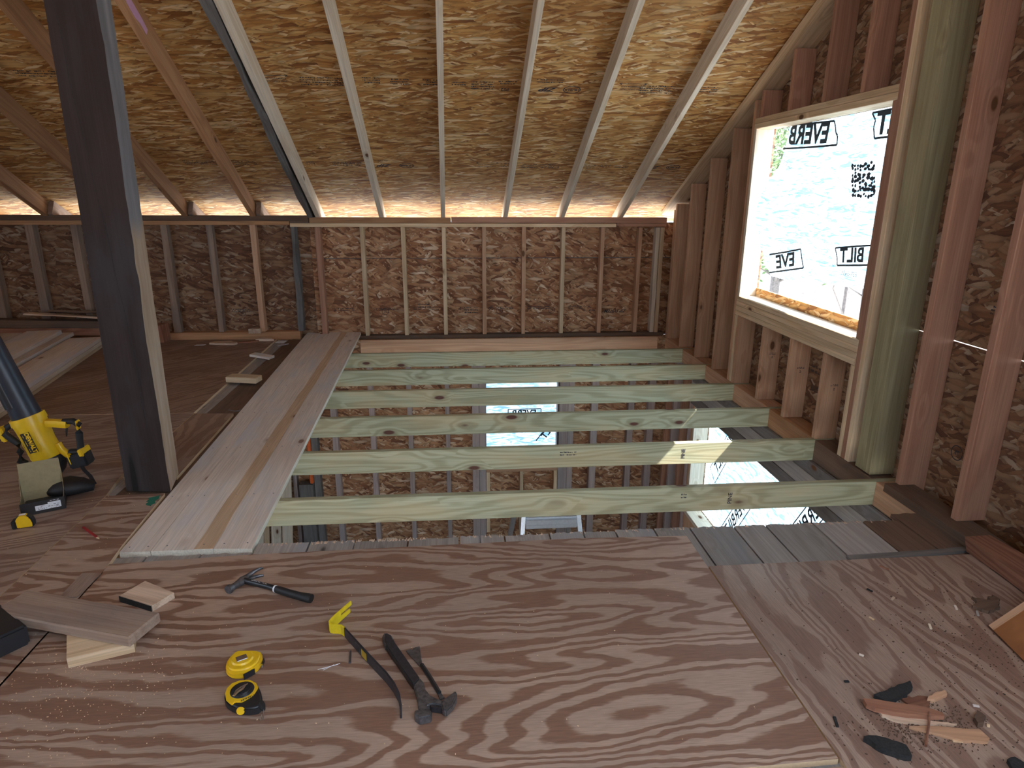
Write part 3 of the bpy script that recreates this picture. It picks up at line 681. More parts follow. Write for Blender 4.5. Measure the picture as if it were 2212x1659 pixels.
o = slab('paint_mark', [(-1.50, 2.98), (-1.477, 2.97), (-1.474, 3.05), (-1.485, 3.09), (-1.53, 3.06)], .0382, .0386, 0, M['green'], sub=.015, jit=.008)
o.name = 'paint_mark'; lab(o, 'green paint mark on the plywood edge beside the post foot', 'paint mark')
# ------------------------------------------------------------------ walkway planks
def pz(x, y): return (y-2.56)/(6.84-2.56)*.047
near = [-1.433, -1.305, -1.049, -.885]; far = [-1.552, -1.418, -1.145, -1.0]
pl = [('left', 0), ('middle', 1), ('right', 2)]
for nm, i in pl:
    a0, a1 = near[i]+.001, near[i+1]-.001; b0, b1 = far[i]+.001, far[i+1]-.001
    if i == 1: poly = [(a0, 2.56), (a1, 2.56), (b1, 6.84), (-1.322, 6.84), (-1.326, 6.768), (b0, 6.768)]
    elif i == 0: poly = [(a0, 2.562), (a1, 2.558), (b1, 6.80), (b0, 6.84)]
    else: poly = [(a0, 2.56), (a1, 2.548), (b1, 6.83), (b0, 6.84)]
    o = slab('walkway_plank', poly, .0028, .030, math.pi/2+.03, M['plank'], zf=pz, sub=.22, jit=.0016 if i == 2 else .0006, edgemat=M['plankedge'])
    lab(o, f'rough pale walkway plank beside the opening, the {nm} one of three', 'plank', 'walkway planks over the joists')
    # nail heads
    bm = bmesh.new()
    for y in [2.60]+[j+.02 for j in JY]+[6.6]:
        for f in (.2, .8):
            tt = (y-2.56)/4.28; x = (a0+(b0-a0)*tt)*(1-f)+(a1+(b1-a1)*tt)*f
            r = bmesh.ops.create_cone(bm, cap_ends=True, segments=8, radius1=.0035, radius2=.0035, depth=.0012)
            for vtx in r['verts']: vtx.co += Vector((x, y, .030+pz(x, y)+.0005))
    q = link('nail_heads', mesh_from_bm(bm), M['nail']); bpy.context.view_layer.update(); q.parent = o; q.matrix_parent_inverse = o.matrix_world.inverted()
    q['kind'] = 'stuff'
    if i == 1:
        s_ = slab('unweathered_stripe', [(-1.130, 2.562), (-1.052, 2.562), (-1.147, 6.83), (-1.205, 6.83)], .0302, .0306, math.pi/2, M['tan'], o, zf=pz, sub=.15, jit=.004)
        s_['label'] = 'tan unweathered stripe'
# ------------------------------------------------------------------ dark timber post
Hh = 3.05; bm = bmesh.new(); rows = []
cor = [(-.091, -.104), (.129, -.128), (.084, .097), (-.119, .107)]     # hewn, slightly out of square
for i in range(61):
    x = -Hh/2+Hh*i/60; lean = .016*(x+Hh/2)/2.2; row = []
    for k, (cx, cy) in enumerate(cor):
        a = (.010 if k == 1 else .005 if k == 2 else .003)
        row.append(bm.verts.new((x, cx+lean+a*(noise.noise((x*2.1, k*7, 1))+.7*noise.noise((x*9, k*5, 3))), cy+a*noise.noise((x*2.5, k*3, 8)))))
    rows.append(row)
for i in range(60):
    for k in range(4):
        f = bm.faces.new((rows[i][k], rows[i+1][k], rows[i+1][(k+1) % 4], rows[i][(k+1) % 4]))
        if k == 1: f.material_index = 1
bm.faces.new(rows[0]); bm.faces.new(rows[-1][::-1])
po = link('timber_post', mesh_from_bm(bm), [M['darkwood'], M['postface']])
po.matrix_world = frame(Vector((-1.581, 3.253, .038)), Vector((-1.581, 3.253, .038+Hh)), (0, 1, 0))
kk = Ink(); pts_ = [(.02+.012*noise.noise((q*.9, 2, 2))+.045*max(0, (.9-q*.3)), 3.0-q*.3) for q in range(10)]
pts_ = [(.045+.02*math.sin(z_*2.1)+.012*noise.noise((z_*5, 1, 1))+(1.5-z_)*.035-.03, z_) for z_ in [2.9-.08*q for q in range(34)]]
for (a0, b0), (a1, b1) in zip(pts_, pts_[1:]): kk.line((a0, b0), (a1, b1), .0025+.002*noise.noise((b0*4, 0, 0)))
kk.build('crack', lambda u, v: (-1.581+u, 3.253-.104-.024*(u+.091)/.22-.008+.0, v), M['bark'], po)
lab(po, 'large dark hewn timber post with a pale right face, left of the walkway', 'post')
# ------------------------------------------------------------------ lower storey framing seen through the joists
LG = 'old grey studs of the lower far wall'
for i, (a, b, mm, l) in enumerate(((-1.37, -1.31, 'lowerstud', 'first right of the leaning boards'), (-.96, -.905, 'lowerstud', 'second right of the leaning boards'), (-.55, -.50, 'lowerstud', 'third right of the leaning boards'), (-.14, -.093, 'lowerstud', 'fourth right of the leaning boards'),
    (.152, .228, 'lowerstud', 'double one left of the lower window, left ply'), (.23, .302, 'lowerstud', 'double one left of the lower window, right ply'), (1.12, 1.22, 'lowerstud', 'double one right of the lower window, left ply'), (1.222, 1.285, 'lowerstud', 'double one right of the lower window, right ply'),
    (1.48, 1.555, 'lowerstud', 'first right of the lower window posts'), (1.90, 1.965, 'lowerstud', 'second right of the lower window posts'), (2.126, 2.2, 'lowerstud', 'in the far right corner'), (-1.60, -1.53, 'grey', 'beside the wide grey post'), (-1.83, -1.79, 'lowerstud', 'behind the leaning boards'))):
    lab(lbox('wall_stud', (a, b), (D, D+.089), (ZF, -.16), 'z', M[mm]), f'stud in the lower far wall, {l}', 'stud', LG)
lab(lbox('wall_stud', (-1.755, -1.605), (D-.06, D+.05), (ZF, -1.6), 'z', M['grey']), 'wide grey board standing at the lower far wall beside the leaning boards', 'board')
lab(lbox('rail_pole', (-1.64, -1.60), (D-.04, D-.001), (-1.6, -.3), 'z', M['orange'], bev=.008), 'orange rail standing at the lower far wall above the wide grey board', 'rail')
win2 = bpy.data.objects.new('window_2', None); COL.objects.link(win2); win2.location = (.7, D, -1.5); st(win2); bpy.context.view_layer.update()
lbox('sill_board', (.303, 1.12), (D, D+.089), (-1.545, -1.507), 'x', M['stud'], win2)
for a in (.306, .685, 1.075): lbox('cripple', (a, a+.04), (D, D+.089), (-2.3, -1.546), 'z', M['pine'], win2)
lbox('jamb', (.303, .309), (D, D+.089), (-1.506, -.44), 'z', M['lowerstud'], win2)
lbox('jamb', (1.098, 1.104), (D, D+.089), (-1.506, -.44), 'z', M['lowerstud'], win2)
# lower right window with jamb, sill and old horizontal sheathing boards above it
win3 = bpy.data.objects.new('window_3', None); COL.objects.link(win3); win3.location = (RX, 4.3, LZ0); st(win3); bpy.context.view_layer.update()
lbox('sill_board', (RX-.01, XO), (LY0, LY1+.08), (LZ0-.04, LZ0), 'y', M['whitepine'], win3)
lbox('jamb', (RX-.002, XO), (LY1, LY1+.035), (LZ0, LZ1), 'z', M['whitepine'], win3)
lbox('jamb', (RX-.002, XO), (LY1+.037, LY1+.075), (ZF, LZ1), 'z', M['stud'], win3)
lbox('jamb', (RX-.002, XO), (LY0-.04, LY0), (ZF, LZ1), 'z', M['stud'], win3)
zz = LZ1
for i, h in enumerate((.10, .115, .085)):
    lab(lbox('wall_board', (RX-.02, RX-.001), (LY0-.6, LY1+.1), (zz+.002, zz+h-.003), 'y', M['grey' if i != 1 else 'greyboard'], rough=.002, seg=20), f'dark grey horizontal board over the lower right window, {ORD[i]} from the bottom', 'board', 'old boards above the lower right window'); zz += h
for i, y in enumerate((5.86, 6.1, 6.35, 6.58)):
    lab(lbox('wall_stud', (RX, RX+.139), (y-.045, y), (ZF, -.16), 'z', M['studred' if i % 2 else 'lowerstud']), f'dark stud of the lower right wall beyond the window, {ORD[i]} from the window', 'stud', 'dark studs of the lower right wall')
# leaning boards
for i, (a, b, mm, l, yo) in enumerate(((-2.36, -2.245, 'pine', 'narrow tan board leaning at the lower left, leftmost', .05), (-2.235, -2.125, 'whitepine', 'pale new board leaning at the lower left, second from the left', 0), (-2.12, -2.063, 'pine', 'tan narrow board leaning at the lower left, third from the left', .05), (-2.037, -1.93, 'whitepine', 'pale board with faint grain leaning at the lower left, fourth from the left', .02), (-1.915, -1.806, 'whitepine', 'pale knotty board leaning at the lower left, rightmost', .0))):
    lab(beam('leaning_board', ((a+b)/2, D-.40+yo, ZF+.01), ((a+b)/2, D-.08+yo, -1.22 if i > 1 else -1.6), (0, 1, .3), .019, b-a, M[mm]), l, 'board', 'boards leaning against the lower far wall')
# aluminium stepladder
ld = empty('stepladder', (.80, 5.3, ZF), 'aluminium stepladder standing in the lower room under the nearest joist', 'ladder')
def lp(x, y, z): return (x-.80, y-5.3, z-ZF)
for x in (.565, 1.045):
    s_ = -1 if x < .8 else 1
    o = beam('front_rail', (x+s_*.11, 4.86, ZF), (x, 5.2, -1.19), (1, 0, 0), .04, .06, M['alu'], ld)
    o = beam('rear_rail', (x+s_*.12-.045, 5.95, ZF), (x-.045, 5.36, -1.19), (1, 0, 0), .045, .03, M['alu'], ld)
for k in range(4):
    z = -1.30-.3*k; f = (z+1.19)/(ZF+1.19); y = 5.2-.34*f; hw = .22+.11*f
    o = beam('step', (.805-hw, y-.01, z), (.805+hw, y-.01, z), (0, 0, 1), .045, .085, M['alu'], ld)
    beam('step_lip', (.805-hw, y-.055, z-.035), (.805+hw, y-.055, z-.035), (0, 0, 1), .03, .006, M['alu'], ld)
for zz0, zz1, yy in ((-1.300, -1.262, 5.150), (-1.338, -1.303, 5.144), (-1.378, -1.341, 5.150)): lbox('front_brace', (.58, 1.035), (yy, yy+.03), (zz0, zz1), 'x', M['alu'], ld, bev=.004)
lbox('top_cap', (.53, 1.08), (5.13, 5.42), (-1.19, -1.15), 'x', M['alu'], ld, bev=.006)
# the near wall has an added low opening so daylight reaches the lower floor
# ------------------------------------------------------------------ house wrap sheets
def lerp(tbl, q):
    if q <= tbl[0][0]: return tbl[0][1]
    for (a, va), (b, vb) in zip(tbl, tbl[1:]):
        if q <= b: f = (q-a)/(b-a); f = f*f*(3-2*f)*.5+f*.5; return va+(vb-va)*f
    return tbl[-1][1]
LEFT = [(.84, 4.66), (.90, 4.83), (1.0, 4.87), (1.10, 4.93), (1.34, 4.97), (1.56, 4.965), (1.72, 4.86), (1.97, 4.80), (2.1, 4.80)]
BOT = [(3.30, 1.42), (3.66, 1.38), (3.70, .955), (3.78, .945), (4.1, .935), (4.5, .905), (4.7, .885), (5.2, .90)]
def wx(y, z):
    b = math.exp(-((z-1.30)/.33)**2)*math.exp(-max(0, 4.97-y)/.16)*.12
    return 2.412-b-.004*noise.noise((y*5, z*9, 1))-.006*noise.noise((y*2.2, z*3, 5))*2
bm = bmesh.new(); NU, NV = 90, 90; grid = []
for j in range(NV+1):
    row = []
    for i in range(NU+1):
        u = i/NU; z = 2.03; 
        # iterate: interpolate between bottom edge and the head
        y = 3.30+(4.97-3.30)*u
        zbm = lerp(BOT, y)+.008*noise.noise((y*14, 0, 3)); z = zbm+(2.03-zbm)*j/NV
        yl = lerp(LEFT, z)+.008*noise.noise((0, z*12, 9)); y2 = 3.30+(yl-3.30)*u
        row.append(bm.verts.new((wx(y2, z), y2, z)))
    grid.append(row)
for j in range(NV):
    for i in range(NU): bm.faces.new((grid[j][i], grid[j][i+1], grid[j+1][i+1], grid[j+1][i]))
wr = link('house_wrap', mesh_from_bm(bm, True), M['wrap']); lab(wr, 'loose white printed house wrap hanging over the big gable window opening', 'house wrap')
wfn = lambda u, v: (wx(u, v)-.0035, u, v)
ink = Ink(); ink.text('EVERB', .175, 4.535, 1.878, .045, bold=.035, sx=1.05)
ink.poly([(4.90, 1.975), (4.60, 1.953), (4.24, 1.938), (4.215, 1.90), (4.20, 1.865), (4.175, 1.845), (4.165, 1.79), (4.5, 1.797), (4.86, 1.81)], .013); ink.build('logo_print', wfn, M['wrapink'], wr)
ink = Ink(); ink.text('ILT', .17, 3.66, 1.872, .02, bold=.035, sx=1.1); ink.poly([(3.45, 1.945), (3.84, 1.942), (3.80, 1.90), (3.81, 1.86), (3.785, 1.80), (3.45, 1.80)], .012); ink.text('TM', .03, 3.85, 1.80, 0); ink.build('logo_print', wfn, M['wrapink'], wr)
ink = Ink(); ink.text('EVE', .135, 4.62, 1.022, -.20, bold=.03, sx=1.15)
ink.poly([(4.83, 1.05), (4.6, 1.092), (4.44, 1.124), (4.41, 1.06), (4.375, 1.0), (4.6, .958), (4.83, .915)], .012); ink.build('logo_print', wfn, M['wrapink'], wr)
ink = Ink(); ink.text('BILT', .12, 3.83, 1.133, -.11, bold=.03, sx=1.1)
ink.poly([(3.55, 1.22), (3.78, 1.195), (4.02, 1.165), (3.985, 1.11), (3.975, 1.06), (3.75, 1.085), (3.55, 1.11)], .011); ink.text('TM', .028, 4.01, 1.05, 0); ink.build('logo_print', wfn, M['wrapink'], wr)
ink = Ink(); ink.text('ESR-3431', .042, 3.84, 1.022, -.03); ink.build('code_print', wfn, M['wrapink'], wr)
ink = Ink(); ink.text('ICC-ES ESR', .036, 4.78, 1.70, .35); ink.build('code_print', wfn, M['wrapink'], wr)
rr = random.Random(3); ink = Ink()
NP = 7
for a_i in range(9):
    for b_i in range(8):
        if rr.random() < .14 and a_i > 1: continue
        y = 3.735+.026*(8-a_i)+.012*(b_i-4)*.6+rr.uniform(-.008, .008); z = 1.488+b_i*.0245+rr.uniform(-.010, .010); s1 = rr.uniform(.011, .021); an = rr.uniform(-1.2, -.4)
        ink.add([(y+s1*rr.uniform(.6, 1.25)*math.cos(an+q*1.0472), z+s1*rr.uniform(.45, .9)*math.sin(an+q*1.0472)) for q in range(6)], [(0, 1, 2, 3, 4, 5)])
ink.build('torn_print', wfn, M['wrapink'], wr)
def wrapsheet(name, fn, u0, u1, v0, v1, label, n=50):
    bm = bmesh.new(); g_ = [[bm.verts.new(fn(u0+(u1-u0)*i/n, v0+(v1-v0)*j/n)) for i in range(n+1)] for j in range(n+1)]
    for j in range(n):
        for i in range(n): bm.faces.new((g_[j][i], g_[j][i+1], g_[j+1][i+1], g_[j+1][i]))
    o = link(name, mesh_from_bm(bm, True), M['wrap']); return lab(o, label, 'house wrap')
f2 = lambda u, v, o=0: (2.420-o+.006*noise.noise((u*4+v*3, v*9-u*3, 2)), u, v)
w2 = wrapsheet('house_wrap', f2, LY0-.1, LY1+.01, LZ0-.05, LZ1+.05, 'rippled printed house wrap closing the lower right window', 70)
for (cy, cz, an) in ((4.95, -1.22, -.98), (3.86, -.66, -1.0), (5.30, -.75, -.98), (3.9, -1.3, -.98)):
    k = Ink(); k.text('EVERBILT', .15, cy, cz, an, bold=.02)
    c, s_ = math.cos(an), math.sin(an); hw, hh = .40, .085
    k.poly([(cy+c*a-s_*b, cz+s_*a+c*b) for a, b in ((-hw, -hh), (hw, -hh), (hw, hh), (-hw, hh), (-hw, -hh))], .010)
    k.build('logo_print', lambda u, v: f2(u, v, .014), M['wrapink'], w2)
f3 = lambda u, v, o=0: (u, D+.112-o+.004*noise.noise((u*5, v*5, 8)), v)
w3 = wrapsheet('house_wrap', f3, FX0-.05, FX1+.05, FZ0-.05, FZ1+.05, 'flat white house wrap over the small window of the lower far wall')
k = Ink(); k.text('EVERB', .10, .74, -.885, 0, mirror=True, bold=.03); k.poly([(.56, -.95), (.56, -.835), (.93, -.835), (.93, -.95), (.56, -.95)], .01)
k.build('logo_print', lambda u, v: f3(u, v, .003), M['wrapink'], w3); k = Ink()
k.text('ILT', .10, 1.0, -1.13, .9, mirror=True, bold=.03); k.poly([(.88, -1.22), (.95, -1.12), (1.08, -1.06)], .012)
k.build('logo_print', lambda u, v: f3(u, v, .003), M['wrapink'], w3)
# ------------------------------------------------------------------ trees and brush outside
def tree(name, x, y, h, r, mat, label, cat, branches=9, leaves=0, seed=0, group=None):
    rnd = random.Random(seed); e = empty(name, (x, y, -2.75), label, cat, group)
    bm = bmesh.new(); top = (rnd.uniform(-.2, .2), rnd.uniform(-.2, .2), h)
    tube_bm(bm, [(0, 0, 0), (top[0]*.4, top[1]*.4, h*.5), top], [r, r*.75, r*.2], n=8)
    ends = []
    for b in range(branches):
        z = h*rnd.uniform(.3, .95); a = rnd.uniform(0, 6.28); L = h*.28*(1.15-z/h)+.3
        p0 = Vector((top[0]*z/h, top[1]*z/h, z)); p1 = p0+Vector((math.cos(a)*L*.5, math.sin(a)*L*.5, L*.3)); p2 = p0+Vector((math.cos(a+.2)*L, math.sin(a+.2)*L, L*.75))
        tube_bm(bm, [p0, p1, p2], [r*.3, r*.2, r*.06], n=5); ends += [p1, p2, (p1+p2)/2]
    o = link('trunk', mesh_from_bm(bm, True), M['treebark']); o.parent = e
    if leaves:
        bm = bmesh.new()
        for k in range(leaves):
            c = rnd.choice(ends)+Vector((rnd.gauss(0, .28), rnd.gauss(0, .28), rnd.gauss(0, .25))); s1 = rnd.uniform(.04, .10)
            d1 = Vector((rnd.gauss(0, 1), rnd.gauss(0, 1), rnd.gauss(0, 1))).normalized(); d2 = d1.orthogonal().normalized()
            bm.faces.new([bm.verts.new(c+d1*s1), bm.verts.new(c+d2*s1*.4), bm.verts.new(c-d1*s1), bm.verts.new(c-d2*s1*.4)])
        o = link('foliage', mesh_from_bm(bm), M[mat]); o.parent = e; o['kind'] = 'stuff'
    return e
tree('sapling', 4.85, 7.72, 5.6, .034, None, 'thin bare sapling outside the lower right part of the gable window', 'tree', 16, seed=4, group='bare saplings outside')
tree('sapling', 5.35, 7.95, 5.0, .03, None, 'second thin bare sapling outside, at the right edge of the gable window', 'tree', 12, seed=8, group='bare saplings outside')
tree('evergreen', 7.4, 14.6, 7.5, .13, 'leaf', 'green leafy tree outside seen past the left edge of the wrap', 'tree', 40, leaves=9000, seed=5)
tree('evergreen', 9.5, 20.5, 8.0, .15, 'leaf', 'taller green tree farther outside behind the first one', 'tree', 40, leaves=9000, seed=6)
bm = bmesh.new(); n = 60; gx = [[None]*(9) for _ in range(n+1)]
for i in range(n+1):
    a = math.radians(-5+110*i/n)
    for j in range(9):
        rr_ = 24+j*1.8; hh = (2.1 if j else 0)*min(1, j/2)+.5*noise.noise((i*.7, j, 1))*(j > 0)+.25*j
        gx[i][j] = bm.verts.new((rr_*math.cos(a), rr_*math.sin(a), -2.85+hh*.75))
for i in range(n):
    for j in range(8): bm.faces.new((gx[i][j], gx[i+1][j], gx[i+1][j+1], gx[i][j+1]))
st(link('brush_bank', mesh_from_bm(bm), M['brush']))

# ------------------------------------------------------------------ lumber and offcuts
bu = [(-3.093, 4.751), (-3.407, 6.469)]
ddx = Vector((bu[1][0]-bu[0][0], bu[1][1]-bu[0][1])).normalized(); perp = Vector((-ddx.y, ddx.x))
def stackb(p_right, w, z0, z1, y0, y1, label, mat='plank', ang=0):
    c, s_ = math.cos(ang), math.sin(ang); d_ = Vector((ddx.x*c-ddx.y*s_, ddx.x*s_+ddx.y*c)); q = Vector((-d_.y, d_.x))
    P = Vector(p_right); t0 = (y0-P.y)/d_.y; t1 = (y1-P.y)/d_.y
    A = P+d_*t0+q*w/2; B = P+d_*t1+q*w/2
    return lab(beam('stacked_board', (A.x, A.y, (z0+z1)/2), (B.x, B.y, (z0+z1)/2), (0, 0, 1), z1-z0, w, M[mat], bev=.002), label, 'board', 'boards stacked on the left floor')
o_ = stackb((-3.093, 4.751), .29, .0385, .071, 3.2, 6.50, 'bottom pale board of the right stack on the left floor', 'pine')
o_ = stackb((-3.089, 4.755), .285, .0715, .104, 3.25, 6.49, 'middle pale board of the right stack on the left floor', 'whitepine')
o_ = stackb((-3.093, 4.751), .275, .1045, .140, 3.2, 6.45, 'top grey-brown board of the right stack on the left floor')
stackb((-3.45, 4.751), .26, .0385, .072, 3.4, 6.55, 'low board of the left stack beside the dark gap')
stackb((-3.43, 4.95), .30, .126, .160, 3.6, 6.59, 'long board of the left stack with a pale right edge, under the top one')
stackb((-3.47, 5.13), .32, .0725, .1255, 3.4, 6.5, 'hidden middle board of the left stack')
stackb((-3.575, 5.309), .29, .1605, .20, 3.8, 6.52, 'top board of the left stack with a pale right edge')
stackb((-4.02, 5.6), .3, .126, .160, 3.8, 6.63, 'outermost board at the left edge of the photo, beside the stack')
stackb((-4.0, 5.6), .25, .0385, .1255, 3.8, 6.55, 'lower outermost board at the left edge of the photo')
# rough timbers at the foot of the old wall
lab(beam('old_beam', (-5.2, 6.58, .275), (-3.40, 6.66, .225), (0, 0, 1), .075, .10, M['darkboard'], rough=.008, seg=24), 'long dark rough timber lying along the foot of the left wall', 'timber')
lab(beam('old_beam', (-5.0, 6.60, .19), (-3.42, 6.66, .155), (0, 0, 1), .07, .10, M['rot'], rough=.006, seg=20, seed=4), 'reddish dark timber below the long rough one along the left wall', 'timber')
lab(beam('split_board', (-4.15, 6.62, .345), (-3.42, 6.64, .285), (0, .1, 1), .02, .10, M['splinter'], rough=.012, seg=18, seed=8), 'splintered board with torn pale edge on the dark timbers', 'board')
lab(beam('split_board', (-3.95, 6.70, .35), (-3.2, 6.72, .315), (0, .25, 1), .02, .16, M['darkboard'], rough=.006, seg=12, seed=12), 'flat dark board lying on the timbers left of the post', 'board')
lab(lbox('timber_block', (-2.98, -2.905), (6.60, 6.75), (.04, .215), 'z', M['rot'], rough=.014, seg=6), 'reddish broken timber block on end just right of the post', 'wood block')
lab(beam('offcut_block', (-1.81, 5.155, .066), (-1.565, 5.11, .062), (0, 0, 1), .045, .11, M['pine'], bev=.004), 'short pale offcut block with nail holes on the old boards left of the walkway', 'wood block')
lab(beam('offcut_block', (-1.875, 6.0, .052), (-1.685, 5.94, .034), (0, 0, 1), .022, .09, M['plank'], bev=.002), 'thin pale offcut block farther back beside the walkway', 'wood block')
lab(slab('wood_splinter', [(-2.43, 6.50), (-2.18, 6.46), (-2.16, 6.50), (-2.25, 6.58), (-2.40, 6.56)], .038, .056, .1, M['splinter'], sub=.03, jit=.006), 'torn white wood splinter on the back floor before the rough studs', 'splinter')
lab(slab('wood_splinter', [(-2.2, 6.50), (-1.98, 6.60), (-2.0, 6.64), (-2.2, 6.56)], .0385, .05, .3, M['rot'], sub=.03, jit=.008), 'dark red splinter beside the white one on the back floor', 'splinter')
lab(slab('wood_splinter', [(-2.02, 6.62), (-1.84, 6.62), (-1.87, 6.66), (-1.96, 6.72), (-2.0, 6.68)], .0385, .06, .1, M['splinter'], sub=.03, jit=.008), 'curled pale splinter on the plywood corner near the knee wall', 'splinter')
lab(slab('wood_splinter', [(-2.10, 6.68), (-1.98, 6.68), (-1.99, 6.75), (-2.08, 6.75)], .106, .15, .7, M['splinter'], sub=.02, jit=.012), 'ragged torn chunk on the left bottom plate under a stud', 'splinter')
lab(slab('metal_clip', [(-1.83, 6.62), (-1.74, 6.60), (-1.73, 6.68), (-1.82, 6.70)], .021, .026, .2, M['white']), 'small bent white metal piece on the old boards by the far wall', 'metal scrap')
lab(slab('metal_clip', [(-1.755, 6.44), (-1.675, 6.54), (-1.685, 6.55), (-1.765, 6.45)], .021, .03, .9, M['alu']), 'thin shiny metal strip on the old boards by the far wall', 'metal scrap')
lab(slab('paper_bit', [(-2.56, 6.46), (-2.47, 6.47), (-2.46, 6.50), (-2.55, 6.50)], .038, .040, 0, M['white']), 'small white chip on the back floor left of the splinters', 'chip')
lab(tube('bent_nail', [(-1.60, 4.47, .023), (-1.55, 4.44, .024), (-1.51, 4.43, .028), (-1.505, 4.43, .04)], .0028, M['nail']), 'bent nail lying on the grey board beside the walkway', 'nail')
# crossed lumber in the left foreground
lab(beam('lumber_offcut', (-1.577, 2.115, .0935), (-1.047, 1.94, .0935), (0, 0, 1), .038, .139, M['oldstud'], bev=.005), 'dusty grey-brown lumber offcut lying on top of another at the left', 'lumber')
lab(slab('lumber_offcut', [(-1.31, 1.96), (-1.245, 1.838), (-1.07, 1.90), (-1.12, 2.03)], .0385, .0735, .35, M['pine']), 'pale angled lumber offcut under the dusty one', 'lumber')
lab(beam('lumber_offcut', (-1.60, 2.02, .056), (-1.47, 2.16, .056), (0, 0, 1), .034, .09, M['darkboard'], bev=.003), 'dark lumber piece supporting the left end of the dusty offcut', 'lumber')
bk = slab('cedar_block', [(-1.252, 2.192), (-1.202, 2.283), (-1.062, 2.196), (-1.108, 2.120)], .0385, .0625, -.45, M['splinter']); lab(bk, 'small square offcut with a charred dark side behind the crossed lumber', 'wood block')
ch = slab('charred_side', [(-1.253, 2.190), (-1.110, 2.118), (-1.1095, 2.1165), (-1.2545, 2.1885)], .0386, .0615, -.45, M['bark'], bk)
# black case at the very left with a bright edge
cs = empty('tool_case', (-1.62, 1.99, .038), 'black tool case corner with a bright metal strip at the left edge', 'case')
boxes('body', [(-.20, .10, -.16, .10, .0, .075)], M['black'], cs, .008)
o = boxes('trim_strip', [(-.2, .105, .095, .105, .066, .082)], M['alu'], cs, .002); cs.rotation_euler = (0, 0, .9)
# ------------------------------------------------------------------ claw hammer
hm = empty('claw_hammer', (-.835, 2.262, .038), 'black claw hammer with rubber grip lying near the walkway end', 'hammer', rz=math.radians(-25.3))
tube('handle', [(0, 0, .022), (.06, .001, .022), (.12, .001, .022), (.16, 0, .021)], [(.010, .013), (.0095, .012), (.0095, .012), (.0105, .012)], M['black'], hm, n=14)
g_ = tube('grip', [(.155, 0, .020), (.17, 0, .020), (.22, -.002, .019), (.27, -.002, .018), (.30, 0, .018), (.315, .001, .018)], [(.011, .0135), (.0125, .015), (.0125, .015), (.0135, .0155), (.017, .0165), (.0165, .0155)], M['rubber'], hm, n=16)
tube('grip_ring', [(.150, 0, .0205), (.156, 0, .0205)], [(.0125, .0145)]*2, M['white'], hm, n=16)
tube('head', [(-.008, -.068, .020), (-.008, -.058, .020), (-.006, -.054, .020), (-.003, -.040, .021), (0, -.022, .021), (0, 0, .021), (.003, .018, .021)], [(.0165, .0165), (.0175, .0175), (.0145, .0145), (.0115, .0115), (.0145, .014), (.0175, .016), (.0155, .014)], M['steel'], hm, n=16)
for s_ in (-1, 1):
    tube('claw', [(.003, .014, .021+s_*.006), (.006, .030, .022+s_*.008), (.014, .046, .024+s_*.0115), (.028, .060, .027+s_*.015), (.040, .068, .029+s_*.017)], [(.012, .007), (.010, .0075), (.008, .007), (.006, .0065), (.003, .005)], M['steel'], hm, n=10)

k = Ink(); k.smudge(.045, .12, -.003, .0035, 1, .85)
k.build('handle_print', lambda u, v: (hm.location.x+math.cos(hm.rotation_euler.z)*u-math.sin(hm.rotation_euler.z)*v, hm.location.y+math.sin(hm.rotation_euler.z)*u+math.cos(hm.rotation_euler.z)*v, .038+.0347), M['white'], hm)
# ------------------------------------------------------------------ pry bar
pb = empty('pry_bar', (-.45, 1.95, .038), 'black flat pry bar with a yellow hooked claw lying on edge', 'pry bar')
def ribbon(name, pts, mat, parent, th=.0055):
    """pts: (x, y, zbottom, ztop) in world; stands on edge"""
    bm = bmesh.new(); L_ = []; 
    for i, p in enumerate(pts):
        a = pts[max(i-1, 0)]; b = pts[min(i+1, len(pts)-1)]; d = Vector((b[0]-a[0], b[1]-a[1])).normalized(); nn_ = Vector((-d.y, d.x))*th/2
        L_.append([bm.verts.new((p[0]+s*nn_.x-pb.location.x, p[1]+s*nn_.y-pb.location.y, z-.038)) for s, z in ((-1, p[2]), (1, p[2]), (1, p[3]), (-1, p[3]))])
    for a, b in zip(L_, L_[1:]):
        for k in range(4): bm.faces.new((a[k], b[k], b[(k+1) % 4], a[(k+1) % 4]))
    bm.faces.new(L_[0]); bm.faces.new(L_[-1][::-1]); bmesh.ops.recalc_face_normals(bm, faces=bm.faces)
    bmesh.ops.bevel(bm, geom=[e for e in bm.edges if e.calc_face_angle(0) > .9], offset=.0012, segments=2, affect='EDGES')
    o = link(name, mesh_from_bm(bm), mat); o.parent = parent; return o
ribbon('hook', [(-.425, 2.012, .040, .083), (-.438, 1.99, .0385, .083), (-.449, 1.972, .0385, .080), (-.454, 1.960, .0385, .078), (-.450, 1.950, .0385, .077), (-.440, 1.945, .0385, .076), (-.425, 1.943, .0385, .076), (-.410, 1.938, .0385, .076), (-.397, 1.924, .0385, .076)], M['yellowpaint'], pb)
ribbon('hook_tine', [(-.425, 2.012, .066, .083), (-.395, 2.062, .068, .085)], M['yellowpaint'], pb)
ribbon('hook_tine', [(-.425, 2.012, .040, .059), (-.400, 2.055, .042, .058)], M['yellowpaint'], pb)
ribbon('bar', [(-.397, 1.924, .0385, .076), (-.36, 1.870, .0385, .077), (-.315, 1.805, .0385, .078), (-.27, 1.742, .0385, .078), (-.235, 1.694, .0385, .078), (-.208, 1.650, .0385, .077), (-.190, 1.610, .0385, .072), (-.182, 1.575, .0385, .062), (-.180, 1.545, .0385, .050)], M['blacksteel'], pb)
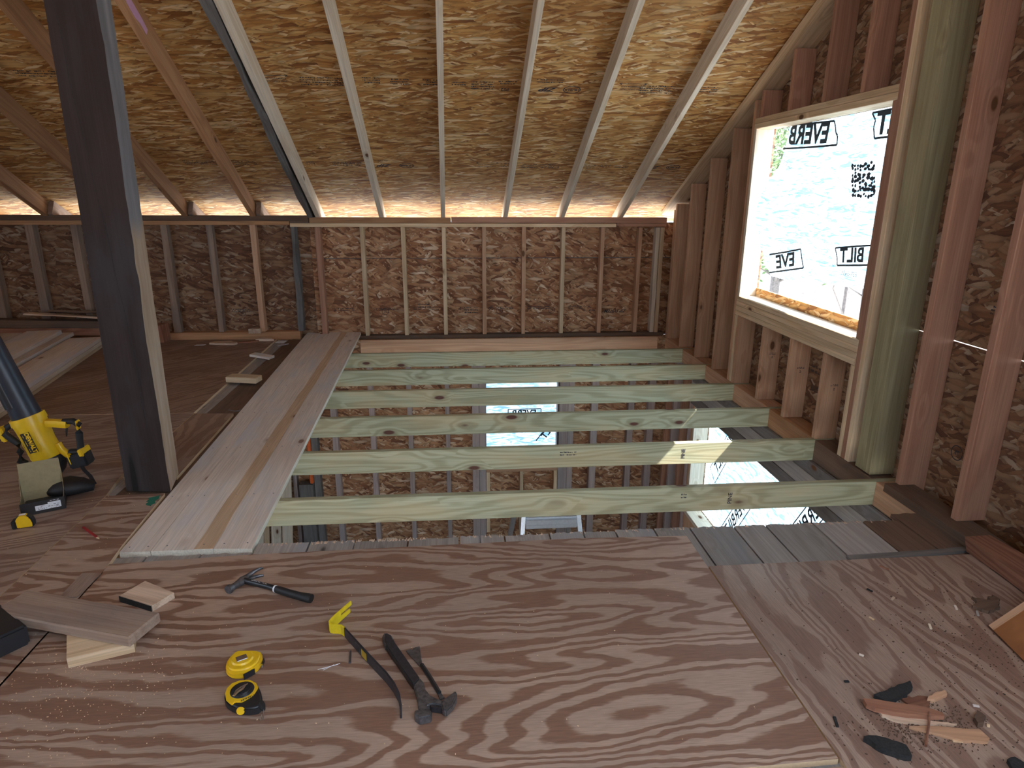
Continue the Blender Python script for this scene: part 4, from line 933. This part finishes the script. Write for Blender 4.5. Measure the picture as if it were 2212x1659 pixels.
def pbp(u, v):  # along the straight part, facing the camera side
    a = Vector((-.36, 1.870)); b = Vector((-.27, 1.742)); d = (b-a).normalized(); nn_ = Vector((-d.y, d.x))*-.0045
    p = a+d*u+nn_; return (p.x, p.y, .0385+v)
k = Ink()
for sx in (-1,): pass
k.quad(.062, .006, .098, .034); k.build('yellow_label', pbp, plain('faded_yellow_label', (.42, .27, .02), .5), pb)
k = Ink(); k.poly([(.022, .006), (.050, .006), (.050, .034), (.022, .034), (.022, .006)], .0015); k.build('label_outline', pbp, M['steel'], pb)
# ------------------------------------------------------------------ demolition hammer bar
db = empty('demolition_hammer', (-.14, 1.66, .038), 'dark steel demolition hammer bar lying beside the pry bar', 'demolition tool')
dt = Matrix.Translation((.14, -1.66, -.038))
lprism('shaft', [(-.263, 1.897), (-.252, 1.900), (-.238, 1.888), (-.222, 1.850), (-.132, 1.678), (-.150, 1.648), (-.252, 1.838)], .042, .064, M['blacksteel'], db, .003, dt)
lprism('nail_puller', [(-.268, 1.880), (-.262, 1.905), (-.250, 1.898), (-.240, 1.892), (-.228, 1.868), (-.232, 1.858), (-.242, 1.862), (-.250, 1.880), (-.256, 1.878), (-.254, 1.856), (-.246, 1.838), (-.252, 1.834)], .044, .062, M['steel'], db, .0015, dt)
lprism('head_plate', [(-.150, 1.652), (-.132, 1.682), (-.119, 1.660), (-.113, 1.632), (-.100, 1.609), (-.080, 1.594), (-.058, 1.582), (-.062, 1.564), (-.090, 1.572), (-.102, 1.568), (-.104, 1.540), (-.124, 1.540), (-.131, 1.556), (-.136, 1.597), (-.144, 1.630)], .043, .061, M['steel'], db, .003, dt)
lprism('striking_face', [(-.140, 1.546), (-.1, 1.551), (-.090, 1.534), (-.094, 1.522), (-.126, 1.516), (-.141, 1.532)], .0385, .066, M['steel'], db, .0025, dt)
lprism('claw', [(-.066, 1.566), (-.060, 1.583), (-.046, 1.598), (-.024, 1.618), (-.019, 1.612), (-.020, 1.590), (-.030, 1.562), (-.050, 1.538), (-.060, 1.543)], .0385, .063, M['steel'], db, .004, dt)
lprism('waffle_ridges', [(-.098, 1.572), (-.066, 1.565), (-.063, 1.553), (-.095, 1.561)], .0395, .058, M['blacksteel'], db, .001, dt)
# small scraper
sc = empty('scraper_bar', (-.12, 1.73, .038), 'small steel scraper with a black shaft between the demolition bar and its claw', 'scraper')
dt = Matrix.Translation((.12, -1.73, -.038))
lprism('blade', [(-.186, 1.828), (-.170, 1.836), (-.168, 1.830), (-.163, 1.832), (-.163, 1.839), (-.142, 1.848), (-.129, 1.757), (-.136, 1.750)], .0425, .0455, M['steel'], sc, .0006, dt)
tube('shaft', [(-.131+.12, 1.757-1.73, .008), (-.10+.12, 1.69-1.73, .010), (-.072+.12, 1.626-1.73, .011)], [(.007, .006)]*3, M['black'], sc, n=6)
lprism('foot', [(-.077, 1.630), (-.066, 1.628), (-.056, 1.610), (-.070, 1.604)], .040, .046, M['steel'], sc, .0006, dt)
# ------------------------------------------------------------------ yellow tape measure (near)
tm = empty('tape_measure', (-.687, 1.785, .038), 'bright yellow tape measure lying on its side above the chalk reel', 'tape measure')
P_ = [(-.050, .028), (-.040, .052), (-.010, .052), (.026, .049), (.045, .040), (.050, .004), (.040, -.028), (.012, -.043), (-.022, -.045), (-.046, -.025), (-.054, .002)]
P_ = chaikin(P_, 2)
lprism('case', P_, .0, .038, M['yellow'], tm, .007, segs=3)
lprism('case_rib', [(x*1.045, y*1.045) for x, y in P_], .010, .013, M['yellow'], tm, .001)
lprism('case_rib', [(x*1.045, y*1.045) for x, y in P_], .022, .025, M['yellow'], tm, .001)
bm = bmesh.new()
r = bmesh.ops.create_cone(bm, cap_ends=True, segments=32, radius1=.034, radius2=.030, depth=.005)
for vtx in r['verts']: vtx.co += Vector((-.006, .008, .0405))
o = link('round_boss', mesh_from_bm(bm), M['yellow']); o.parent = tm
boxes('belt_clip', [(-.020, .012, -.006, .018, .0435, .0455)], M['bright'], tm, .0008).rotation_euler = (0, 0, .5)
o = boxes('black_label', [(-.020, .016, -.002, .001, -.011, .009)], M['black'], tm, .0004); o.location = (.028, -.038, .018); o.rotation_euler = (0, 0, math.radians(42))
o = boxes('tape_slot', [(-.001, .002, -.012, .012, 0, .012)], M['black'], tm); o.location = (.050, .022, .002)
boxes('tape_hook', [(.050, .054, .002, .012, .002, .012)], M['bright'], tm, .0008)
# ------------------------------------------------------------------ chalk line reel
ck = empty('chalk_reel', (-.643, 1.645, .038), 'yellow and black chalk line reel with a folding crank, below the yellow tape', 'chalk reel')
P_ = [(-.060, .026), (-.052, .046), (-.030, .058), (.0, .058), (.024, .042), (.040, .018), (.052, -.008), (.060, -.032), (.058, -.052), (.034, -.058), (.0, -.054), (-.030, -.038), (-.052, -.016), (-.060, .004)]
P_ = chaikin(P_, 2)
lprism('case', P_, 0, .030, M['black'], ck, .006, segs=3)
lprism('yellow_cover', [(x*.96-.001, y*.96) for x, y in [(-.060, .026), (-.052, .046), (-.030, .058), (.0, .058), (.024, .042), (.036, .022), (.034, .008), (.030, -.012), (.004, -.036), (-.016, -.034), (-.022, -.046), (-.046, -.024), (-.058, .004)]], .029, .035, M['yellow'], ck, .002)
bm = bmesh.new()
for i, (r1, zz_) in enumerate(((.034, .0350), (.031, .0365), (.028, .038), (.025, .0395))):
    r = bmesh.ops.create_cone(bm, cap_ends=True, segments=40, radius1=r1, radius2=r1-.0012, depth=.0025)
    for vtx in r['verts']: vtx.co += Vector((-.010, .012, zz_+.001))
o = link('reel_knob', mesh_from_bm(bm), M['black']); o.parent = ck
tube('crank_arm', [(-.024, -.020, .044), (-.018, -.008, .046), (-.006, .004, .046), (-.002, .020, .045), (.002, .027, .044)], [(.004, .0022), (.006, .002), (.005, .0018), (.0025, .0015), (.002, .0015)], M['bright'], ck, n=8)
tube('crank_arm', [(-.024, -.020, .044), (-.022, .0, .046), (-.012, .012, .046), (-.002, .023, .045)], [(.003, .002), (.0022, .0015), (.0022, .0015), (.002, .0015)], M['bright'], ck, n=8)
k = Ink(); k.text('STANLEY', .0098, 0, 0, 0, bold=.04)
cx_, cy_, an = ck.location.x+.0155, ck.location.y-.0215, math.radians(212)
k.build('maker_text', lambda u, v: (cx_+math.cos(an)*u-math.sin(an)*v, cy_+math.sin(an)*u+math.cos(an)*v, .038+.0353), M['ink'], ck)
bm = bmesh.new(); r = bmesh.ops.create_cone(bm, cap_ends=True, segments=24, radius1=.012, radius2=.011, depth=.003)
o = link('side_button', mesh_from_bm(bm), M['yellow']); o.parent = ck; o.location = (.004, -.055, .020); o.rotation_euler = (math.radians(78), 0, .05)
tube('nozzle', [(.050, -.030, .018), (.060, -.040, .017), (.066, -.050, .016)], [.013, .010, .006], M['rubber'], ck, n=12)
tube('line_hook', [(.066, -.048, .016), (.070, -.062, .010), (.070, -.076, .006), (.066, -.080, .006), (.064, -.074, .006), (.064, -.060, .010)], .0014, M['bright'], ck, n=6)
# small bits beside the tools
lab(tube('nail', [(-.368, 1.846, .041), (-.361, 1.79, .041)], [.0035, .0045], M['nail']), 'short dark nail lying between the pry bar and the wire bits', 'nail')
for i, (a, b) in enumerate((((-.458, 1.768), (-.398, 1.786)), ((-.445, 1.770), (-.392, 1.790)), ((-.44, 1.764), (-.41, 1.786)))):
    lab(tube('wire_bit', [(*a, .0395), (*b, .0405)], .0009, M['white'], n=5), ['longest thin pale wire bit left of the pry bar', 'middle thin pale wire bit left of the pry bar', 'shortest thin pale wire bit left of the pry bar'][i], 'wire bit', 'wire bits by the pry bar')
# pencil, second tape
pc = empty('pencil', (-1.62, 2.715, .038), 'red carpenter pencil on the plywood in front of the post', 'pencil', rz=math.atan2(-.115, .127))
tube('barrel', [(-.085, 0, .0045), (.062, 0, .0045)], [(.006, .0038)]*2, M['red'], pc, n=6, caps=True)
tube('tip', [(.062, 0, .0045), (.082, 0, .0045)], [(.006, .0038), (.001, .001)], M['pine'], pc, n=6)
t2 = empty('tape_measure', (-1.95, 2.81, .038), 'yellow and black tape measure in front of the cardboard box', 'tape measure', rz=.25)
P_ = [(-.038, -.018), (.030, -.018), (.034, .018), (-.038, .018)]
def side(name, poly, y0, y1, mat, bev=.003):
    mt = Matrix(((1, 0, 0, 0), (0, 0, 1, 0), (0, 1, 0, 0), (0, 0, 0, 1)))
    return lprism(name, poly, y0, y1, mat, t2, bev, mt)
side('case', [(-.040, 0), (.036, 0), (.038, .02), (.032, .045), (.012, .058), (-.012, .058), (-.034, .045), (-.042, .02)], -.016, .018, M['black'], .004)
side('yellow_shell', [(-.026, .003), (.032, .003), (.033, .02), (.028, .042), (.010, .054), (-.012, .054), (-.028, .042)], -.020, -.0155, M['yellow'], .002)
side('yellow_shell', [(-.026, .045), (.024, .045), (.010, .060), (-.012, .060)], -.0205, .010, M['yellow'], .002)
o = boxes('grip_band', [(-.046, -.030, -.021, .019, .0, .038)], M['rubber'], t2, .003)
o = boxes('top_label', [(-.014, .010, -.012, .004, .0605, .0612)], M['white'], t2)
# ------------------------------------------------------------------ cardboard box
bx = empty('cardboard_box', (-1.945, 2.94, .038), 'small open black printed cardboard box with its lid up', 'box', rz=math.atan2(.077, .148))
w_, d_, h_ = .085, .15, .062
boxes('front_panel', [(-w_, w_, 0, .002, 0, h_)], M['boxblack'], bx)
boxes('bottom_panel', [(-w_, w_, .002, d_, 0, .002)], M['card'], bx)
for s_ in (-1, 1):
    mt = Matrix(((0, 0, 1, 0), (1, 0, 0, 0), (0, 1, 0, 0), (0, 0, 0, 1)))
    x0 = s_*w_-(.002 if s_ > 0 else 0)
    lprism('side_panel', [(.001, 0), (d_, 0), (d_, h_), (.001, h_)], x0, x0+.002, M['card'], bx, 0, mt)
    lprism('side_skin', [(.001, 0), (d_, 0), (d_, h_), (.001, h_)], s_*w_+(0 if s_ > 0 else -.001), s_*w_+(.001 if s_ > 0 else 0), M['boxblack'], bx, 0, mt)
    lprism('dust_flap', [(d_-.055, h_), (d_, h_), (d_+.008, h_+.075), (d_-.02, h_+.05)], x0, x0+.0015, M['card'], bx, 0, mt)
boxes('back_panel', [(-w_, w_, d_-.002, d_, 0, h_)], M['card'], bx)
lidm = Matrix.Translation((0, d_, h_)) @ Matrix.Rotation(math.radians(-8), 4, 'X')
lprism('lid', [(-w_, 0), (w_, 0), (w_-.003, .14), (-w_+.003, .14)], -.001, .001, M['card'], bx, 0, lidm @ Matrix.Rotation(math.radians(90), 4, 'X'))
boxes('contents', [(-w_+.008, w_-.008, .01, d_-.01, .003, .022)], M['blacksteel'], bx, .004)
def boxfn(u, v):
    a = bx.rotation_euler.z; x = u; y = -.0006
    return (bx.location.x+math.cos(a)*x-math.sin(a)*y, bx.location.y+math.sin(a)*x+math.cos(a)*y, .038+v)
k = Ink(); k.quad(-.03, .016, .07, .040); k.quad(.02, .040, .07, .048); k.build('label', boxfn, M['white'], bx)
k = Ink(); 
for v_ in (.020, .027, .034): k.smudge(-.02, .065, v_, .0028, 1, .7)
k.build('label_print', lambda u, v: tuple(Vector(boxfn(u, v))+Vector((math.sin(bx.rotation_euler.z), -math.cos(bx.rotation_euler.z), 0))*.0004), M['ink'], bx)
k = Ink(); k.smudge(.03, .065, .053, .003, 1, .9); k.build('logo_print', boxfn, M['white'], bx)
# ------------------------------------------------------------------ leaf blower
YB = 3.36
lb = empty('leaf_blower', (-2.12, YB, .038), 'yellow and black cordless leaf blower standing on end at the left', 'leaf blower')
def B(x, z, y=0): return (x+2.12, y, z-.038)
ax = Vector((.262, 0, -.965))
def along(t_, off=0): return Vector((-2.20+2.12, 0, .36-.038))+ax*t_
tube('tube', [along(-.80), along(-.55), along(-.30), along(-.06), along(.0), along(.012)], [.050, .054, .060, .066, .069, .066], M['navy'], lb, n=32)
tube('tube_rib', [along(-.62)+Vector((-.018, -.052, 0)), along(-.08)+Vector((-.018, -.060, 0))], [(.020, .010), (.024, .012)], M['black'], lb, n=12, upv=(0, 1, 0))
tube('housing', [along(-.012), along(.0), along(.03), along(.12), along(.20), along(.225)], [.072, .079, .076, .070, .074, .066], M['yellow'], lb, n=32)
tube('housing_collar', [along(-.022), along(.012)], [.080, .082], M['yellow'], lb, n=32)
tube('intake_guard', [along(.215), along(.235), along(.27), along(.30), along(.318)], [.070, .074, .070, .052, .030], M['black'], lb, n=24)
for q in range(5):
    tube('guard_rib', [along(.236+.017*q)+Vector((0, 0, 0)), along(.239+.017*q)], [.076-.0035*q*q*.6]*2, M['rubber'], lb, n=24)
boxes('bracket', [(.035, .055, -.03, .03, .225, .330)], M['yellow'], lb, .006).rotation_euler = (0, math.radians(-15), 0)
tube('upper_arm', [B(-2.115, .340), B(-2.06, .335), B(-2.015, .330)], [(.022, .020)]*3, M['yellow'], lb, n=12, power=4, upv=(0, 0, 1))
tube('handle_grip', [B(-2.035, .345), B(-1.985, .345), B(-1.962, .325), B(-1.968, .28), B(-1.972, .23), B(-1.975, .175)], [(.016, .014), (.017, .016), (.018, .018), (.017, .018), (.016, .016), (.018, .018)], M['rubber'], lb, n=14)
boxes('grip_accent', [(.150, .160, -.018, .018, .262, .312)], M['yellow'], lb, .004)
tube('trigger', [B(-2.022, .315), B(-2.028, .29), B(-2.033, .262)], [(.004, .006), (.004, .005), (.002, .003)], M['black'], lb, n=8)
tube('lower_arm', [B(-2.085, .225), B(-2.072, .190), B(-2.045, .162), B(-1.99, .155), B(-1.955, .165)], [(.016, .018)]*5, M['yellow'], lb, n=12, power=3)
tube('grip_base', [B(-2.03, .178), B(-1.975, .178), B(-1.945, .160)], [(.020, .012)]*3, M['rubber'], lb, n=12, power=3)
o = boxes('battery', [(.105, .200, -.04, .04, .030, .105)], M['black'], lb, .008); o.rotation_euler = (0, math.radians(-12), 0)
boxes('battery_trim', [(.115, .128, -.042, .042, .055, .115), (.175, .198, -.042, .042, .085, .125)], M['yellow'], lb, .004).rotation_euler = (0, math.radians(-12), 0)
tube('side_handle', [B(-2.265, .345, -.01), B(-2.30, .325, -.02), B(-2.315, .29, -.02), B(-2.29, .262, -.02), B(-2.262, .235, -.02), B(-2.262, .19, -.02), B(-2.27, .14, -.02), B(-2.25, .12, -.01)], [.014, .016, .018, .017, .016, .017, .019, .016], M['rubber'], lb, n=12)
boxes('side_mount', [(-.155, -.125, -.03, .02, .255, .335)], M['yellow'], lb, .006).rotation_euler = (0, math.radians(-15), 0)
an = math.radians(-74.5)
def badge(u, v):
    c0 = along(.105); p = Vector((lb.location.x+c0.x+u*math.cos(an)-v*math.sin(an), 0, .038+c0.z+u*math.sin(an)+v*math.cos(an)))
    return p
k = Ink(); k.quad(-.055, -.020, .055, .026)
k.build('badge', lambda u, v: tuple(badge(u, v)+Vector((0, lb.location.y-math.sqrt(max(0, .081**2-v*v))-.001, 0))), M['black'], lb)
k = Ink(); k.text('DEWALT', .027, 0, .012, 0, bold=.05); k.smudge(-.048, .048, -.010, .004, 1, .85)
k.build('badge_text', lambda u, v: tuple(badge(u, v)+Vector((0, lb.location.y-math.sqrt(max(0, .081**2-v*v))-.003, 0))), M['yellow'], lb)
k = Ink(); k.poly([(-.072, .040), (-.03, .046), (.0, .040), (.03, .046), (.07, .036)], .004); k.poly([(-.072, -.038), (-.02, -.034), (.01, -.042), (.04, -.036), (.07, -.040)], .004)
k.build('moulded_line', lambda u, v: tuple(badge(u, v)+Vector((0, lb.location.y-math.sqrt(max(0, .080**2-v*v))-.001, 0))), M['yellow'], lb)
# strap / bag on the floor beside the blower
sp = empty('carry_strap', (-1.93, 3.13, .038), 'black folded carry strap on the floor beside the leaf blower', 'strap')
tube('strap_pad', [(-.10, -.01, .028), (-.05, .0, .040), (.0, .01, .044), (.05, .03, .036), (.095, .045, .022)], [(.040, .026), (.070, .040), (.075, .044), (.055, .036), (.020, .022)], M['rubber'], sp, n=14)
tube('strap_loop', [(.095, .05, .03), (.07, .07, .065), (.035, .09, .09), (.02, .10, .11)], [(.010, .003)]*4, M['black'], sp, n=8)
# ------------------------------------------------------------------ wood debris at the lower right
def chip(name, poly, z0, z1, ang, mat, label, cat='splinter', group=None, jit=.0032, sub=.012):
    return lab(slab(name, poly, z0, z1, ang, M[mat], sub=sub, jit=jit), label, cat, group)
chip('bark_piece', [(1.222, 1.505), (1.352, 1.545), (1.369, 1.551), (1.357, 1.523), (1.324, 1.499), (1.265, 1.483), (1.239, 1.48)], .046, .060, .4, 'bark', 'black bark piece on top of the debris heap at the right', 'bark')
chip('wood_splinter', [(1.180, 1.492), (1.242, 1.476), (1.341, 1.446), (1.376, 1.422), (1.373, 1.410), (1.31, 1.418), (1.235, 1.436), (1.192, 1.454), (1.176, 1.469)], .045, .060, -.3, 'rot', 'reddish grooved wood splinter in the debris heap', sub=.03)
chip('wood_splinter', [(1.208, 1.463), (1.264, 1.440), (1.324, 1.415), (1.402, 1.394), (1.389, 1.390), (1.299, 1.402), (1.232, 1.420), (1.207, 1.440)], .0375, .045, -.3, 'splinter', 'long pale pointed splinter under the reddish one')
chip('wood_splinter', [(1.258, 1.395), (1.338, 1.388), (1.403, 1.374), (1.449, 1.368), (1.452, 1.336), (1.436, 1.324), (1.376, 1.334), (1.321, 1.362), (1.276, 1.381)], .0375, .047, -.2, 'stud', 'tan leaf-shaped splinter at the bottom of the debris heap', sub=.03)
lab(tube('twig', [(1.337, 1.423, .062), (1.309, 1.387, .055), (1.258, 1.327, .044)], [.004, .0035, .004], M['rot'], n=6), 'thin pinkish stick lying across the splinters', 'stick')
chip('bark_piece', [(1.100, 1.362), (1.136, 1.362), (1.169, 1.344), (1.198, 1.325), (1.190, 1.290), (1.160, 1.298), (1.125, 1.322), (1.112, 1.345)], .0375, .056, -.5, 'bark', 'black bark piece below the debris heap near the bottom of the photo', 'bark')
chip('bark_chunk', [(1.49, 1.430), (1.498, 1.406), (1.475, 1.385), (1.455, 1.383), (1.462, 1.405)], .0375, .053, .2, 'darkboard', 'small dark brown chunk right of the debris heap', 'bark')
chip('bark_piece', [(1.441, 1.264), (1.468, 1.27), (1.49, 1.235), (1.462, 1.215), (1.431, 1.235)], .0375, .05, .2, 'bark', 'black bark piece in the bottom right corner', 'bark')
chip('wood_curl', [(1.377, 1.484), (1.415, 1.505), (1.455, 1.514), (1.452, 1.499), (1.398, 1.480)], .0375, .052, .3, 'stud', 'curled tan shaving behind the debris heap', 'shaving')
chip('rotten_flake', [(1.905, 1.960), (1.951, 1.935), (1.990, 1.965), (1.997, 1.935), (1.957, 1.888), (1.897, 1.870), (1.866, 1.906), (1.90, 1.93)], .0375, .050, .2, 'darkboard', 'dark ragged wood flake on the floor beside the leaning panel', 'wood flake', jit=.006)
chip('rotten_flake', [(1.307, 1.506), (1.395, 1.499), (1.37, 1.462), (1.313, 1.476)], .0375, .044, .2, 'rot', 'matted rotten wood fibres behind the reddish splinter', 'wood flake', jit=.006, sub=.012)
chip('wood_chip', [(1.352, 1.355), (1.366, 1.350), (1.374, 1.334), (1.349, 1.340)], .0375, .041, .2, 'pine', 'small yellow wood chip just below the tan splinter', 'chip', jit=.001, sub=.01)
CH = [((1.453, 1.884), (1.460, 1.866), 'pine'), ((1.641, 1.830), (1.628, 1.803), 'whitepine'), ((1.811, 1.924), (1.800, 1.900), 'plank'), ((1.866, 1.885), (1.850, 1.860), 'greyboard'), ((1.179, 1.584), (1.194, 1.583), 'bark'), ((1.069, 1.451), (1.057, 1.414), 'bark'), ((1.504, 1.46), (1.52, 1.454), 'plank'), ((1.493, 1.388), (1.486, 1.380), 'pine'), ((1.62, 1.99), (1.60, 1.975), 'splinter'), ((1.30, 1.70), (1.31, 1.69), 'plank'), ((1.70, 2.2), (1.72, 2.17), 'rot'), ((1.55, 2.05), (1.56, 2.03), 'bark')]
cdesc = ['pale chip in the middle of the right plywood sheet', 'white chip in the middle of the right plywood sheet', 'pale chip near the leaning panel, farther one', 'grey chip near the leaning panel, nearer one', 'black sliver left of the debris heap', 'dark sliver at the left edge of the right plywood', 'thin pale sliver behind the small dark chunk', 'tiny pale chip below the small dark chunk', 'torn chip at the back of the right plywood sheet', 'tiny chip above the debris heap', 'reddish chip near the far edge of the right plywood', 'black crumb at the back of the right plywood sheet']
for (a, b, mm), dl in zip(CH, cdesc):
    lab(beam('wood_chip', (*a, .0405), (*b, .0405), (0, 0, 1), .005, .008, M[mm], bev=.001), dl, 'chip')
bm = bmesh.new(); rr = random.Random(11)
for k_ in range(1500):
    if rr.random() < .55: x, y = rr.gauss(1.31, .09), rr.gauss(1.40, .045)
    elif rr.random() < .5: x, y = rr.uniform(1.03, 2.1), rr.uniform(1.2, 2.2)
    else: x, y = rr.gauss(1.78, .14), rr.gauss(1.75, .14)
    if x < 1.02 or x > 2.15: continue
    s1 = rr.uniform(.0008, .0028); r = bmesh.ops.create_cube(bm, size=1)
    mt = Matrix.Translation((x, y, .0375+s1*.4)) @ Matrix.Rotation(rr.uniform(0, 3), 4, 'Z') @ Matrix.Diagonal((s1*rr.uniform(.7, 2.6), s1, s1*.8, 1))
    bmesh.ops.transform(bm, matrix=mt, verts=r['verts'])
o = link('wood_crumbs', mesh_from_bm(bm), M['darkboard']); tag(o, 'dark wood crumbs scattered over the right plywood sheet', 'debris', None, 'stuff')
bm = bmesh.new()
for k_ in range(900):
    q = rr.random()
    if q < .45: x, y = rr.gauss(-1.15, .16), rr.gauss(1.72, .15)
    elif q < .7: x, y = rr.uniform(-1.3, .9), rr.uniform(1.4, 2.4)
    elif q < .85: x, y = rr.uniform(-2.4, -1.5), rr.uniform(2.3, 3.2)
    else: x, y = rr.uniform(-3.0, -1.8), rr.uniform(3.3, 6.5)
    s1 = rr.uniform(.0008, .0020); r = bmesh.ops.create_cube(bm, size=1)
    mt = Matrix.Translation((x, y, .038+s1*.4)) @ Matrix.Rotation(rr.uniform(0, 3), 4, 'Z') @ Matrix.Diagonal((s1*rr.uniform(.7, 2.6), s1, s1*.8, 1))
    bmesh.ops.transform(bm, matrix=mt, verts=r['verts'])
o = link('sawdust', mesh_from_bm(bm), M['pine']); tag(o, 'pale sawdust specks scattered over the plywood floor', 'sawdust', None, 'stuff')
# torn slivers along the sawn board ends at the opening
bm = bmesh.new()
for k_ in range(170):
    x = rr.uniform(-.85, 2.0) if rr.random() < .6 else rr.gauss(-.4, .2)
    if x < -.86: continue
    L_ = rr.uniform(.006, .026); a = rr.uniform(-.5, .5); y = 2.60; w_2 = rr.uniform(.0015, .0045)
    vs = [bm.verts.new(p) for p in ((x-w_2, y-L_*.8, .0205), (x+w_2, y-L_*.8, .0205), (x+math.sin(a)*L_, y+L_*.6, .021))]
    bm.faces.new(vs)
o = link('end_splinters', mesh_from_bm(bm), M['splinter']); tag(o, 'fine torn splinters along the sawn board ends at the opening', 'splinters', None, 'stuff')
# panel leaning on the right wall
p0 = Vector((1.843, 1.795, .04)); e1 = Vector((-.15, -.99, 0)).normalized(); e2 = Vector((.19, .09, .18)); e2 = (e2-e1*e2.dot(e1)).normalized()
A = p0+e2*.29; Bv = A+e1*1.1; nrm = e1.cross(e2).normalized()
o = beam('plywood_offcut', A-nrm*.0, Bv, e2, .58, .018, M['plypanel'], bev=0)
lab(o, 'orange brown wood panel leaning against the right wall in the bottom right', 'panel')
A2 = p0+e2*.29+e1*.012
ob = beam('edge_strip', p0+e2*.0+nrm*.0105+e1*.012, p0+e2*.58+nrm*.0105+e1*.012, e1, .024, .004, M['stud'], o, bev=0)
lab(slab('batten', [(1.62, 2.262), (2.05, 2.285), (2.20, 2.30), (2.20, 2.33), (2.04, 2.315), (1.62, 2.30)], .0205, .033, .05, M['grey']), 'thin warped grey batten along the back edge of the right plywood', 'batten')
